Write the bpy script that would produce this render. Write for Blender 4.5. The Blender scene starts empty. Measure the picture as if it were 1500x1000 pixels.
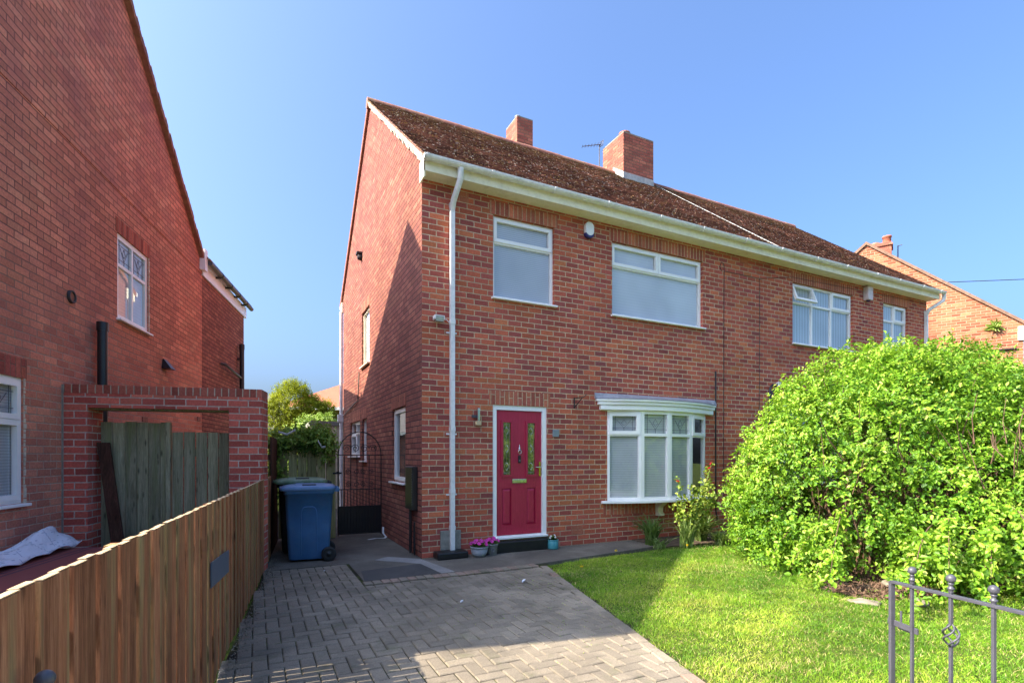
SUN_E, SKY_E, EXPO = 2.8, .10, 2.15
import bpy, math, random
import numpy as np
from mathutils import Vector, Matrix
random.seed(7); rng = np.random.default_rng(11)
scene = bpy.context.scene
COL = scene.collection
V = Vector
R = math.radians

# ------------------------------------------------------------------ nodes
class NT:
    def __init__(s, name, disp=None):
        s.mat = bpy.data.materials.new(name); s.mat.use_nodes = True
        s.t = s.mat.node_tree; s.n = s.t.nodes; s.l = s.t.links
        s.n.clear()
        s.out = s.n.new('ShaderNodeOutputMaterial')
        s.p = s.n.new('ShaderNodeBsdfPrincipled')
        s.l.new(s.p.outputs[0], s.out.inputs[0])
    def put(s, sock, v):
        if isinstance(v, bpy.types.NodeSocket): s.l.new(v, sock)
        elif isinstance(v, tuple) and len(v) == 3 and sock.type == 'RGBA': sock.default_value = (*v, 1)
        else: sock.default_value = v
    def m(s, op, a, b=None, c=None, clamp=False):
        n = s.n.new('ShaderNodeMath'); n.operation = op; n.use_clamp = clamp
        s.put(n.inputs[0], a)
        if b is not None: s.put(n.inputs[1], b)
        if c is not None: s.put(n.inputs[2], c)
        return n.outputs[0]
    def rng(s, v, a, b, c=0.0, d=1.0, smooth=False):
        n = s.n.new('ShaderNodeMapRange'); n.clamp = True
        if smooth: n.interpolation_type = 'SMOOTHSTEP'
        s.put(n.inputs[0], v); n.inputs[1].default_value = a; n.inputs[2].default_value = b
        n.inputs[3].default_value = c; n.inputs[4].default_value = d
        return n.outputs[0]
    def noise(s, scale, detail=3.0, rough=.55, vec=None, out=0, dist=0.0):
        n = s.n.new('ShaderNodeTexNoise'); n.inputs['Scale'].default_value = scale
        n.inputs['Detail'].default_value = detail; n.inputs['Roughness'].default_value = rough
        n.inputs['Distortion'].default_value = dist
        s.put(n.inputs['Vector'], vec if vec is not None else s.obj())
        return n.outputs[out]
    def obj(s):
        if not hasattr(s, '_tc'): s._tc = s.n.new('ShaderNodeTexCoord')
        return s._tc.outputs['Object']
    def uv(s):
        s.obj(); return s._tc.outputs['UV']
    def xyz(s, v):
        n = s.n.new('ShaderNodeSeparateXYZ'); s.l.new(v, n.inputs[0]); return n.outputs
    def vec(s, x, y, z=0.0):
        n = s.n.new('ShaderNodeCombineXYZ')
        for i, q in enumerate((x, y, z)): s.put(n.inputs[i], q)
        return n.outputs[0]
    def mapv(s, v, scale=(1,1,1), loc=(0,0,0)):
        n = s.n.new('ShaderNodeMapping'); s.l.new(v, n.inputs[0])
        n.inputs['Scale'].default_value = scale; n.inputs['Location'].default_value = loc
        return n.outputs[0]
    def ramp(s, f, stops, const=False):
        n = s.n.new('ShaderNodeValToRGB'); r = n.color_ramp
        if const: r.interpolation = 'CONSTANT'
        while len(r.elements) < len(stops): r.elements.new(.5)
        for e, (p, c) in zip(r.elements, stops): e.position = p; e.color = (*c, 1)
        s.put(n.inputs[0], f); return n.outputs[0]
    def mix(s, f, a, b, mode='MIX'):
        n = s.n.new('ShaderNodeMix'); n.data_type = 'RGBA'; n.blend_type = mode
        s.put(n.inputs[0], f); s.put(n.inputs[6], a); s.put(n.inputs[7], b)
        return n.outputs[2]
    def mul(s, col, val):   # colour times scalar socket
        n = s.n.new('ShaderNodeVectorMath'); n.operation = 'SCALE'
        s.put(n.inputs[0], col); s.put(n.inputs[3], val); return n.outputs[0]
    def white(s, vec, out=0):
        n = s.n.new('ShaderNodeTexWhiteNoise'); n.noise_dimensions = '3D'; s.l.new(vec, n.inputs[0]); return n.outputs[out]
    def attr(s, name='tint'):
        n = s.n.new('ShaderNodeAttribute'); n.attribute_name = name; return n.outputs['Fac']
    def bump(s, h, strength=.5, dist=.01):
        n = s.n.new('ShaderNodeBump'); n.inputs['Strength'].default_value = strength; n.inputs['Distance'].default_value = dist
        s.l.new(h, n.inputs['Height']); s.l.new(n.outputs[0], s.p.inputs['Normal'])
    def set(s, col=None, rough=None, metal=None, spec=None, **k):
        if col is not None: s.put(s.p.inputs['Base Color'], col)
        if rough is not None: s.put(s.p.inputs['Roughness'], rough)
        if metal is not None: s.p.inputs['Metallic'].default_value = metal
        if spec is not None: s.p.inputs['Specular IOR Level'].default_value = spec
        return s.mat

def brick_mat(name, cols, mortar, L=.23, H=.0825, mw=.011, swap=False, spread=(.78, 1.22), patch=.35, wear=0.0, wearcol=(.6,.55,.5), grime=0.0, dark=None, mortar_hi=None):
    s = NT(name); u, v, _ = s.xyz(s.uv())
    if swap: u, v = v, u
    w1 = s.noise(5, 2); w2 = s.noise(7, 2, vec=s.mapv(s.obj(), loc=(7, 3, 1)))
    v = s.m('ADD', v, s.m('MULTIPLY', s.m('SUBTRACT', w1, .5), .010))
    u = s.m('ADD', u, s.m('MULTIPLY', s.m('SUBTRACT', w2, .5), .016))
    vs = s.m('DIVIDE', v, H); row = s.m('FLOOR', vs); fv = s.m('FRACT', vs)
    us = s.m('ADD', s.m('DIVIDE', u, L), s.m('MULTIPLY', s.m('MODULO', s.m('ABSOLUTE', row), 2.0), .5))
    us = s.m('ADD', us, s.m('MULTIPLY', s.white(s.vec(row, 3.3, 0.0)), .08))
    col = s.m('FLOOR', us); fu = s.m('FRACT', us)
    du = s.m('MULTIPLY', s.m('MINIMUM', fu, s.m('SUBTRACT', 1.0, fu)), L)
    dv = s.m('MULTIPLY', s.m('MINIMUM', fv, s.m('SUBTRACT', 1.0, fv)), H)
    d = s.m('MINIMUM', du, dv)
    d = s.m('ADD', d, s.m('MULTIPLY', s.m('SUBTRACT', s.noise(55, 2), .5), .005))
    mask = s.rng(d, mw/2 - .0015, mw/2 + .0025)
    idv = s.vec(col, row, 0.0)
    h1 = s.white(idv); h2 = s.white(s.vec(row, col, 5.0))
    big = s.noise(.55, 2)
    sel = s.m('ADD', s.m('MULTIPLY', h1, 1 - patch), s.m('MULTIPLY', s.rng(big, .3, .7), patch))
    bc = s.ramp(sel, cols)
    bc = s.mul(bc, s.rng(h2, 0, 1, *spread))
    bc = s.mul(bc, s.rng(s.noise(38, 4, .7), .25, .75, .72, 1.28))
    bc = s.mul(bc, s.rng(s.noise(.9, 3), .3, .7, .88, 1.12))
    mc = s.mul(s.mix(0.0, mortar, mortar), s.rng(s.noise(22, 4), .3, .7, .75, 1.2))
    mc = s.mul(mc, s.rng(s.noise(.8, 2, vec=s.mapv(s.obj(), loc=(4, 4, 4))), .35, .65, .75, 1.15))
    if mortar_hi:
        zz = s.m('ADD', s.xyz(s.obj())[2], s.m('MULTIPLY', s.noise(.6, 3), 1.6))
        mc = s.mix(s.rng(zz, 2.6, 4.6), mc, mortar_hi)
    c = s.mix(mask, mc, bc)
    if wear:
        spot = s.rng(s.noise(9, 5, .75), .66, .75)
        c = s.mix(s.m('MULTIPLY', spot, wear), c, wearcol)
    if grime:
        c = s.mix(s.m('MULTIPLY', s.rng(s.noise(1.3, 5, .7, vec=s.mapv(s.obj(), loc=(2, 9, 3))), .45, .7), grime), c, dark or (.05, .035, .03))
    s.set(c, .92, spec=.12)
    hh = s.m('ADD', s.m('MULTIPLY', mask, 1.0), s.m('MULTIPLY', s.noise(60, 3), .35))
    hh = s.m('ADD', hh, s.m('MULTIPLY', h2, .25))
    s.bump(hh, .7, .006)
    return s.mat

def plain(name, col, rough=.5, metal=0.0, var=.12, scale=14, bump=.0, spec=.5, dirt=None, dirtamt=.0):
    s = NT(name)
    c = s.mul(s.mix(0.0, col, col), s.rng(s.noise(scale, 4, .6), .3, .7, 1 - var, 1 + var))
    if dirt: c = s.mix(s.m('MULTIPLY', s.rng(s.noise(6, 6, .75), .48, .7), dirtamt), c, dirt)
    s.set(c, rough, metal, spec)
    if bump: s.bump(s.noise(scale * 5, 4), bump, .004)
    return s.mat

def leaf_mat(name, stops, rough=.5, trans=.35, tcol=(.35, .55, .05)):
    s = NT(name); t = s.attr()
    c = s.ramp(t, stops)
    c = s.mul(c, s.rng(s.noise(1.6, 2), .3, .7, .8, 1.2))
    s.set(c, rough, spec=.35)
    tr = s.n.new('ShaderNodeBsdfTranslucent'); s.l.new(s.mix(.5, c, tcol), tr.inputs[0])
    mx = s.n.new('ShaderNodeMixShader'); mx.inputs[0].default_value = trans
    s.l.new(s.p.outputs[0], mx.inputs[1]); s.l.new(tr.outputs[0], mx.inputs[2]); s.l.new(mx.outputs[0], s.out.inputs[0])
    return s.mat

def wood_mat(name, a, b, c3, green=(.12, .16, .06), gam=.4, axis=2):
    s = NT(name); t = s.attr()
    sc = [14, 14, 14]; sc[axis] = .7
    v = s.vec(s.m('MULTIPLY', t, 37.0), s.m('MULTIPLY', t, 11.0), 0.0)
    n = s.n.new('ShaderNodeVectorMath'); n.operation = 'ADD'; s.l.new(s.mapv(s.obj(), tuple(sc)), n.inputs[0]); s.l.new(v, n.inputs[1])
    g = s.noise(9, 8, .75, vec=n.outputs[0], dist=1.0)
    g2 = s.noise(1.2, 3, .6, vec=n.outputs[0], dist=1.5)
    c = s.ramp(s.m('ADD', s.m('MULTIPLY', g, .6), s.m('MULTIPLY', g2, .4)), [(.37, a), (.5, b), (.61, c3)])
    c = s.mul(c, s.rng(t, 0, 1, .75, 1.35))
    gg = s.m('MULTIPLY', s.rng(s.noise(.8, 3, .6, vec=n.outputs[0]), .5, .66), gam)
    c = s.mix(gg, c, green)
    kn = s.n.new('ShaderNodeTexVoronoi'); kn.inputs['Scale'].default_value = 1.0
    s.l.new(s.mapv(n.outputs[0], tuple([.9 if i != axis else 5. for i in range(3)])), kn.inputs['Vector'])
    c = s.mul(c, s.rng(kn.outputs['Distance'], .06, .2, .35, 1.0))
    s.set(c, .85, spec=.2); s.bump(g, .5, .004)
    return s.mat

M = {}
M['brick_front'] = brick_mat('front brickwork', [(.0,(.25,.078,.076)),(.22,(.35,.088,.072)),(.5,(.45,.110,.073)),(.78,(.51,.132,.070)),(1,(.57,.20,.085))], (.58,.42,.275), patch=.25, mw=.0125, wear=.12, wearcol=(.62,.50,.42), spread=(.82,1.16), grime=.2, dark=(.3,.10,.055))
M['brick_soldier'] = brick_mat('soldier course brickwork', [(.0,(.33,.095,.075)),(.5,(.44,.125,.082)),(1,(.52,.17,.09))], (.58,.42,.27), swap=True, H=.0765, L=.6, grime=.25, dark=(.30,.15,.08))
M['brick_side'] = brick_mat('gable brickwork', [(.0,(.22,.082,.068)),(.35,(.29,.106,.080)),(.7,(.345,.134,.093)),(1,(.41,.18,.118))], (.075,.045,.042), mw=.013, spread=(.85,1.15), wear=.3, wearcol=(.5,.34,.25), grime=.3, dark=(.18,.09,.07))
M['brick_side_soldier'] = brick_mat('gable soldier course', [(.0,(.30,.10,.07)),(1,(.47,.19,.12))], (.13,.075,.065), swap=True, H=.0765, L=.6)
M['brick_left'] = brick_mat('neighbouring gable brickwork', [(.0,(.47,.17,.12)),(.3,(.60,.215,.14)),(.65,(.67,.26,.165)),(1,(.72,.34,.21))], (.56,.40,.30), mw=.010, spread=(.82,1.12), patch=.5, wear=.2, wearcol=(.7,.5,.44), grime=.45, dark=(.32,.12,.12), mortar_hi=(.16,.08,.07))
M['brick_left_soldier'] = brick_mat('neighbouring soldier course', [(.0,(.32,.08,.065)),(1,(.52,.15,.09))], (.30,.18,.13), swap=True, H=.0765, L=.6, mw=.008)
M['brick_arch'] = brick_mat('archway brickwork', [(.0,(.38,.085,.07)),(.5,(.54,.12,.09)),(1,(.62,.18,.12))], (.56,.47,.40), mw=.011, patch=.3, wear=.6, wearcol=(.72,.62,.6), grime=.3, dark=(.26,.09,.07))
M['brick_arch_soldier'] = brick_mat('archway brick on edge', [(.0,(.26,.07,.055)),(1,(.45,.13,.09))], (.48,.40,.31), swap=True, H=.078, L=.6)
M['brick_chimney'] = brick_mat('chimney brickwork', [(.0,(.28,.085,.065)),(.5,(.42,.13,.09)),(1,(.55,.22,.13))], (.17,.11,.08), L=.22, H=.078, mw=.012, grime=.4, dark=(.16,.10,.07))
M['brick_far'] = brick_mat('far gable brickwork', [(.0,(.20,.065,.04)),(.4,(.36,.12,.065)),(.8,(.46,.18,.09)),(1,(.30,.18,.11))], (.42,.31,.20), mw=.014, wear=.3, spread=(.7,1.2))
M['upvc'] = plain('white upvc', (.93,.92,.89), .3, var=.02)
M['upvc_old'] = plain('weathered white plastic', (.80,.80,.78), .4, var=.08, dirt=(.42,.42,.40), dirtamt=.42)
M['fascia'] = plain('cream painted board', (.90,.84,.62), .5, var=.04, dirt=(.60,.52,.33), dirtamt=.45)
M['black_plastic'] = plain('black plastic', (.018,.018,.02), .35, var=.1)
M['dark_metal'] = plain('dark grey painted steel', (.075,.075,.09), .42, var=.15, bump=.2)
M['black_iron'] = plain('black wrought iron', (.015,.014,.014), .55, var=.2)
M['cable_black'] = plain('dark cable sheath', (.03,.02,.02), .6)
M['lead'] = plain('grey lead', (.27,.28,.31), .55, var=.2, dirt=(.55,.55,.52), dirtamt=.6)
M['lead_white'] = plain('pale flashing', (.42,.43,.41), .6, var=.2, dirt=(.22,.24,.24), dirtamt=.6)
M['mortar'] = plain('verge mortar', (.62,.55,.42), .9, var=.25, scale=9, bump=.5, dirt=(.15,.12,.09), dirtamt=.6)
M['clay'] = plain('terracotta clay', (.42,.14,.08), .8, var=.2)
M['clay_dark'] = plain('sooty clay', (.28,.11,.07), .8, var=.25)
M['chrome'] = plain('brushed steel', (.7,.7,.7), .22, 1.0, var=.05)
M['gold'] = plain('brass', (.75,.55,.14), .25, 1.0, var=.05)
M['alarm_white'] = plain('white alarm cover', (.84,.85,.83), .35, var=.02)
M['alarm_blue'] = plain('dark blue plastic', (.03,.03,.14), .35, var=.02)
M['grey_plate'] = plain('grey slate plate', (.22,.25,.27), .45, var=.06)
M['sign_plate'] = plain('blue grey plastic board', (.10,.125,.17), .45, var=.08)
M['bin_blue'] = plain('blue bin plastic', (.04,.13,.27), .42, var=.14, scale=5, dirt=(.10,.15,.22), dirtamt=.35)
M['bin_lid'] = plain('faded blue lid plastic', (.09,.18,.33), .45, var=.15, dirt=(.15,.2,.27), dirtamt=.3)
M['bin_green'] = plain('green lid plastic', (.10,.17,.08), .5, var=.2, dirt=(.30,.36,.32), dirtamt=.6)
M['bin_black'] = plain('dark bin plastic', (.018,.02,.02), .5)
M['rubber'] = plain('black rubber', (.02,.02,.02), .7)
M['blue_pot'] = plain('turquoise glaze', (.07,.30,.33), .3, var=.1)
M['grey_pot'] = plain('grey ceramic', (.30,.33,.36), .5, var=.1)
M['cement'] = plain('grey render', (.26,.25,.21), .9, var=.25, bump=.4, dirt=(.12,.11,.09), dirtamt=.5)
M['black_paint'] = plain('black gloss masonry paint', (.012,.012,.013), .45, var=.3, bump=.3)
M['white_cloth'] = plain('white cloth', (.72,.74,.76), .8, var=.05)
def m_sheet():
    s = NT('pale striped plastic sheet'); x, y, _ = s.xyz(s.uv()); f = s.m('FRACT', s.m('DIVIDE', y, .19)); a = s.m('COMPARE', f, .3, .03); b = s.m('COMPARE', s.m('FRACT', s.m('DIVIDE', x, .23)), .5, .02)
    s.set(s.mix(s.m('MULTIPLY', s.m('MAXIMUM', a, b), .6), (.74,.77,.82), (.25,.30,.40)), .35); s.bump(s.noise(14, 5), .6, .03); return s.mat
M['sheet'] = m_sheet()
M['cream_paint'] = plain('cream painted board door', (.72,.64,.44), .6, var=.12, dirt=(.35,.25,.14), dirtamt=.4)
M['soil'] = plain('dark garden soil', (.075,.05,.032), .95, var=.5, scale=9, bump=.9, dirt=(.16,.12,.08), dirtamt=.7)
M['stone'] = plain('weathered stone', (.24,.20,.15), .9, var=.3, scale=8, bump=.5)
M['room'] = plain('dim interior plaster', (.16,.15,.14), .9)  # dark grey base colour stands in for the dimness of unlit rooms
M['bark'] = plain('brown bark', (.13,.075,.045), .9, var=.4, scale=30, bump=.5)
M['stem_green'] = plain('green stem', (.16,.24,.06), .6)

def m_door():
    s = NT('raspberry red woodgrain door'); g = s.noise(6, 5, .65, vec=s.mapv(s.obj(), (14, 14, 1.1)), dist=1.2)
    c = s.ramp(g, [(.35,(.37,.011,.045)),(.65,(.49,.024,.072))]); s.set(c, .38); s.bump(g, .35, .002); return s.mat
M['door'] = m_door()

def m_glass():
    s = NT('window glass'); s.n.remove(s.p)
    fr = s.n.new('ShaderNodeLayerWeight')
    tr = s.n.new('ShaderNodeBsdfTransparent'); tr.inputs[0].default_value = (1, 1, 1, 1)
    gl = s.n.new('ShaderNodeBsdfGlossy'); gl.inputs['Roughness'].default_value = .0
    bp = s.n.new('ShaderNodeBump'); bp.inputs['Strength'].default_value = .03; bp.inputs['Distance'].default_value = .02
    s.l.new(s.noise(1.8, 1), bp.inputs['Height']); s.l.new(bp.outputs[0], gl.inputs['Normal'])
    f = s.m('ADD', s.m('MULTIPLY', s.m('POWER', fr.outputs[1], 4.0), .85), .13, clamp=True)
    mx = s.n.new('ShaderNodeMixShader'); s.l.new(f, mx.inputs[0]); s.l.new(tr.outputs[0], mx.inputs[1]); s.l.new(gl.outputs[0], mx.inputs[2])
    s.l.new(mx.outputs[0], s.out.inputs[0]); return s.mat
M['glass'] = m_glass()
def m_obsc():  # reflected foliage is painted into the pane colour as green and yellow blotches
    s = NT('textured obscure glass'); s.set((.16,.19,.045), .12, spec=1.0)
    n = s.noise(26, 3, .6); s.put(s.p.inputs['Base Color'], s.ramp(s.noise(11, 4, .7), [(.36,(.035,.05,.02)),(.5,(.15,.19,.035)),(.64,(.42,.44,.09))])); s.bump(n, .35, .01); return s.mat
M['obscure'] = m_obsc()

def m_blind(name, col, horiz=True, pitch=.03, lo=.66):
    s = NT(name); u, v, _ = s.xyz(s.uv()); q = v if horiz else u
    f = s.m('FRACT', s.m('DIVIDE', q, pitch)); k = s.m('MULTIPLY', s.rng(f, 0, .8, lo, 1.05), s.rng(s.noise(1.1, 2), .3, .7, .85, 1.1))
    s.set(s.mul(s.mix(0.0, col, col), k), .7); s.bump(f, .25, .003 if horiz else .01)
    return s.mat
M['blind'] = m_blind('venetian blind', (.56,.60,.63))
M['roller'] = m_blind('roller blind', (.62,.66,.69), True, .05, .96)
M['vertical'] = m_blind('vertical louvre blind', (.50,.60,.67), False, .09)

def m_tile():
    s = NT('weathered concrete roof tile'); t = s.attr()
    c = s.ramp(t, [(0,(.12,.062,.050)),(.5,(.20,.10,.076)),(.93,(.32,.165,.12)),(.97,(.62,.52,.40)),(1,(.70,.60,.48))])
    c = s.mul(c, s.rng(s.noise(30, 4, .7), .3, .7, .7, 1.35))
    c = s.mul(c, s.rng(s.noise(.7, 3), .3, .7, .75, 1.25))
    f = s.rng(s.noise(24, 3, .6), .565, .63)
    f = s.m('MULTIPLY', f, s.rng(s.noise(1.1, 3), .35, .6, .25, .9))
    c = s.mix(f, c, s.mix(s.rng(s.noise(5, 2), .45, .55), (.55,.47,.34), (.44,.32,.09)))
    z = s.xyz(s.obj())[2]
    g = s.m('MULTIPLY', s.rng(z, 7.6, 8.9), s.rng(s.noise(7, 5, .8), .46, .6))
    c = s.mix(s.m('MULTIPLY', g, .7), c, (.24,.20,.07))
    s.set(c, .9, spec=.2); s.bump(s.noise(40, 3), .5, .006); return s.mat
M['tile'] = m_tile()
M['ridge'] = plain('ridge tile', (.30,.12,.085), .85, var=.3, scale=9, dirt=(.33,.24,.09), dirtamt=.6)
M['verge_brown'] = plain('brown verge tile', (.22,.13,.085), .85, var=.3, scale=9)
M['far_tile'] = plain('red clay far roof tile', (.40,.13,.07), .85, var=.12, scale=3)  # the far roof's own red clay colour
M['far_grey'] = plain('far slate roof', (.20,.19,.18), .85, var=.15, scale=3)

def m_paver():
    s = NT('block paving'); t = s.attr()
    c = s.ramp(t, [(0,(.19,.165,.125)),(.45,(.235,.20,.15)),(.8,(.275,.235,.175)),(.93,(.31,.265,.20)),(1,(.28,.175,.13))])
    c = s.mul(c, s.rng(s.noise(90, 4, .8), .3, .7, .7, 1.3))
    c = s.mul(c, s.rng(s.noise(.9, 4, .65), .3, .7, .68, 1.2))
    c = s.mix(s.m('MULTIPLY', s.rng(s.noise(2.3, 5, .7), .5, .68), .5), c, (.09,.082,.068))
    c = s.mix(s.m('MULTIPLY', s.rng(s.noise(4.5, 5, .7), .56, .66), .3), c, (.10,.12,.045))
    c = s.mix(s.rng(s.noise(15, 6, .8), .70, .74), c, (.5,.47,.42))
    s.set(c, .92, spec=.2); s.bump(s.noise(140, 4, .8), .6, .004); return s.mat
M['paver'] = m_paver()
def m_joint():
    s = NT('mossy paving joints'); c = s.ramp(s.noise(2.5, 6, .7), [(.4,(.03,.026,.02)),(.55,(.05,.05,.022)),(.68,(.10,.13,.03))])
    s.set(c, 1.0, spec=.1); s.bump(s.noise(120, 3), 1.0, .006); return s.mat
M['joint'] = m_joint()
def m_tarmac():
    s = NT('old dark concrete path')
    c = s.ramp(s.noise(1.2, 6, .65), [(.35,(.09,.08,.066)),(.55,(.14,.125,.10)),(.7,(.20,.18,.145))])
    c = s.mul(c, s.rng(s.noise(160, 3, .9), .3, .7, .5, 1.6))
    c = s.mix(s.m('MULTIPLY', s.rng(s.noise(220, 2), .64, .68), .7), c, (.42,.40,.36))
    s.set(c, .95, spec=.2); s.bump(s.noise(170, 4, .8), .9, .006); return s.mat
M['path'] = m_tarmac()
def m_patch(name, k, v=.2):
    s = NT(name); c = s.mul(s.ramp(s.noise(180, 3, .9), [(.35,(.4,.38,.33)),(.6,(1,.97,.9))]), k); c = s.mul(c, s.rng(s.noise(2, 4), .3, .7, 1 - v, 1 + v))
    s.set(c, .95, spec=.2); s.bump(s.noise(170, 4), .9, .006); return s.mat
M['patch_dark'] = m_patch('dark tarmac patch', .11)
M['patch_pale'] = m_patch('gravelly concrete strip', .34)
M['road'] = m_patch('road asphalt', .2)
M['flags'] = m_patch('pale concrete flags', .55)
def m_lawn():
    s = NT('turf soil'); c = s.ramp(s.noise(14, 5, .7), [(.35,(.045,.07,.014)),(.55,(.09,.13,.02)),(.72,(.17,.18,.05))])
    s.set(c, 1.0, spec=.1); s.bump(s.noise(60, 4), 1, .02); return s.mat
M['turf'] = m_lawn()
M['grass'] = leaf_mat('grass blades', [(0,(.055,.16,.012)),(.4,(.16,.34,.02)),(.75,(.31,.48,.035)),(.93,(.50,.56,.08)),(1,(.62,.50,.22))], .55, .35, (.36,.55,.03))
M['shrub'] = leaf_mat('shrub leaves', [(0,(.05,.14,.010)),(.3,(.13,.29,.02)),(.65,(.26,.46,.03)),(.9,(.42,.58,.07)),(1,(.58,.64,.16))], .45, .36, (.38,.58,.04))
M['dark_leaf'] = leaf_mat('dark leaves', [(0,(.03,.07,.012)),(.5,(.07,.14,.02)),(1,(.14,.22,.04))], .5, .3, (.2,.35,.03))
M['conifer'] = leaf_mat('conifer foliage', [(0,(.09,.13,.006)),(.5,(.27,.32,.012)),(1,(.50,.52,.03))], .6, .3, (.45,.5,.02))
M['vine'] = leaf_mat('vine leaves', [(0,(.10,.19,.025)),(.5,(.28,.42,.07)),(1,(.50,.62,.18))], .5, .35, (.35,.5,.06))
M['rose_leaf'] = leaf_mat('rose leaves', [(0,(.12,.22,.02)),(.5,(.28,.40,.05)),(.88,(.48,.52,.10)),(1,(.35,.10,.03))], .45, .3, (.45,.5,.06))
M['strap_leaf'] = leaf_mat('strap leaves', [(0,(.06,.12,.025)),(.5,(.13,.22,.05)),(1,(.32,.40,.14))], .4, .3, (.3,.45,.08))
M['petunia'] = leaf_mat('pink petals', [(0,(.60,.03,.30)),(1,(.85,.10,.52))], .5, .3, (.9,.1,.5))
M['white_petal'] = leaf_mat('white petals', [(0,(.75,.75,.65)),(1,(.85,.85,.8))], .5, .2, (.8,.8,.7))
M['yellow_petal'] = leaf_mat('yellow petals', [(0,(.75,.50,.01)),(1,(.85,.65,.02))], .5, .2, (.9,.7,.05))
M['red_petal'] = leaf_mat('red petals', [(0,(.5,.01,.04)),(1,(.7,.03,.08))], .5, .2, (.8,.05,.05))
M['fence_wood'] = wood_mat('stained fence boards', (.14,.054,.026), (.31,.122,.055), (.46,.21,.105), green=(.30,.27,.12), gam=.7)
M['fence_top'] = plain('bleached sawn wood', (.52,.36,.20), .8, var=.2, scale=20)
M['green_wood'] = wood_mat('green algae boards', (.14,.135,.085), (.27,.26,.165), (.40,.38,.26), green=(.18,.22,.08), gam=.5)
M['olive_wood'] = wood_mat('olive weathered boards', (.16,.14,.06), (.30,.27,.12), (.42,.37,.17), green=(.22,.24,.08), gam=.5)
M['dark_wood'] = wood_mat('dark brown boards', (.03,.014,.01), (.07,.03,.02), (.11,.05,.035), gam=.05)
def m_maroon():
    s = NT('maroon striped blanket'); x, y, _ = s.xyz(s.obj())
    f = s.m('FRACT', s.m('DIVIDE', x, .42)); a = s.m('COMPARE', f, .2, .035); b = s.m('COMPARE', f, .36, .035)
    c = s.mix(s.m('MULTIPLY', s.m('MAXIMUM', a, b), .8), (.24,.06,.05), (.06,.03,.05)); s.set(c, .9); s.bump(s.noise(90, 3), .5, .004); return s.mat
M['maroon'] = m_maroon()
# ------------------------------------------------------------------ mesh helpers
class Fr:      # local frame: u right, d inward, z up
    def __init__(s, O=(0,0,0), U=(1,0,0), D=(0,1,0), Z=(0,0,1)):
        s.O, s.U, s.D, s.Z = V(O), V(U).normalized(), V(D).normalized(), V(Z).normalized()
    def __call__(s, u, d, z): return s.O + s.U*u + s.D*d + s.Z*z
ID = Fr()
FRONT = Fr()                                   # front wall of the pair, plane y = 0
SIDE = Fr((0,0,0), (0,-1,0), (1,0,0))          # gable wall plane x = 0, u = -y
LSIDE = Fr((0,0,0), (0,1,0), (-1,0,0))         # left neighbour (its own axes), u = +y

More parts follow.
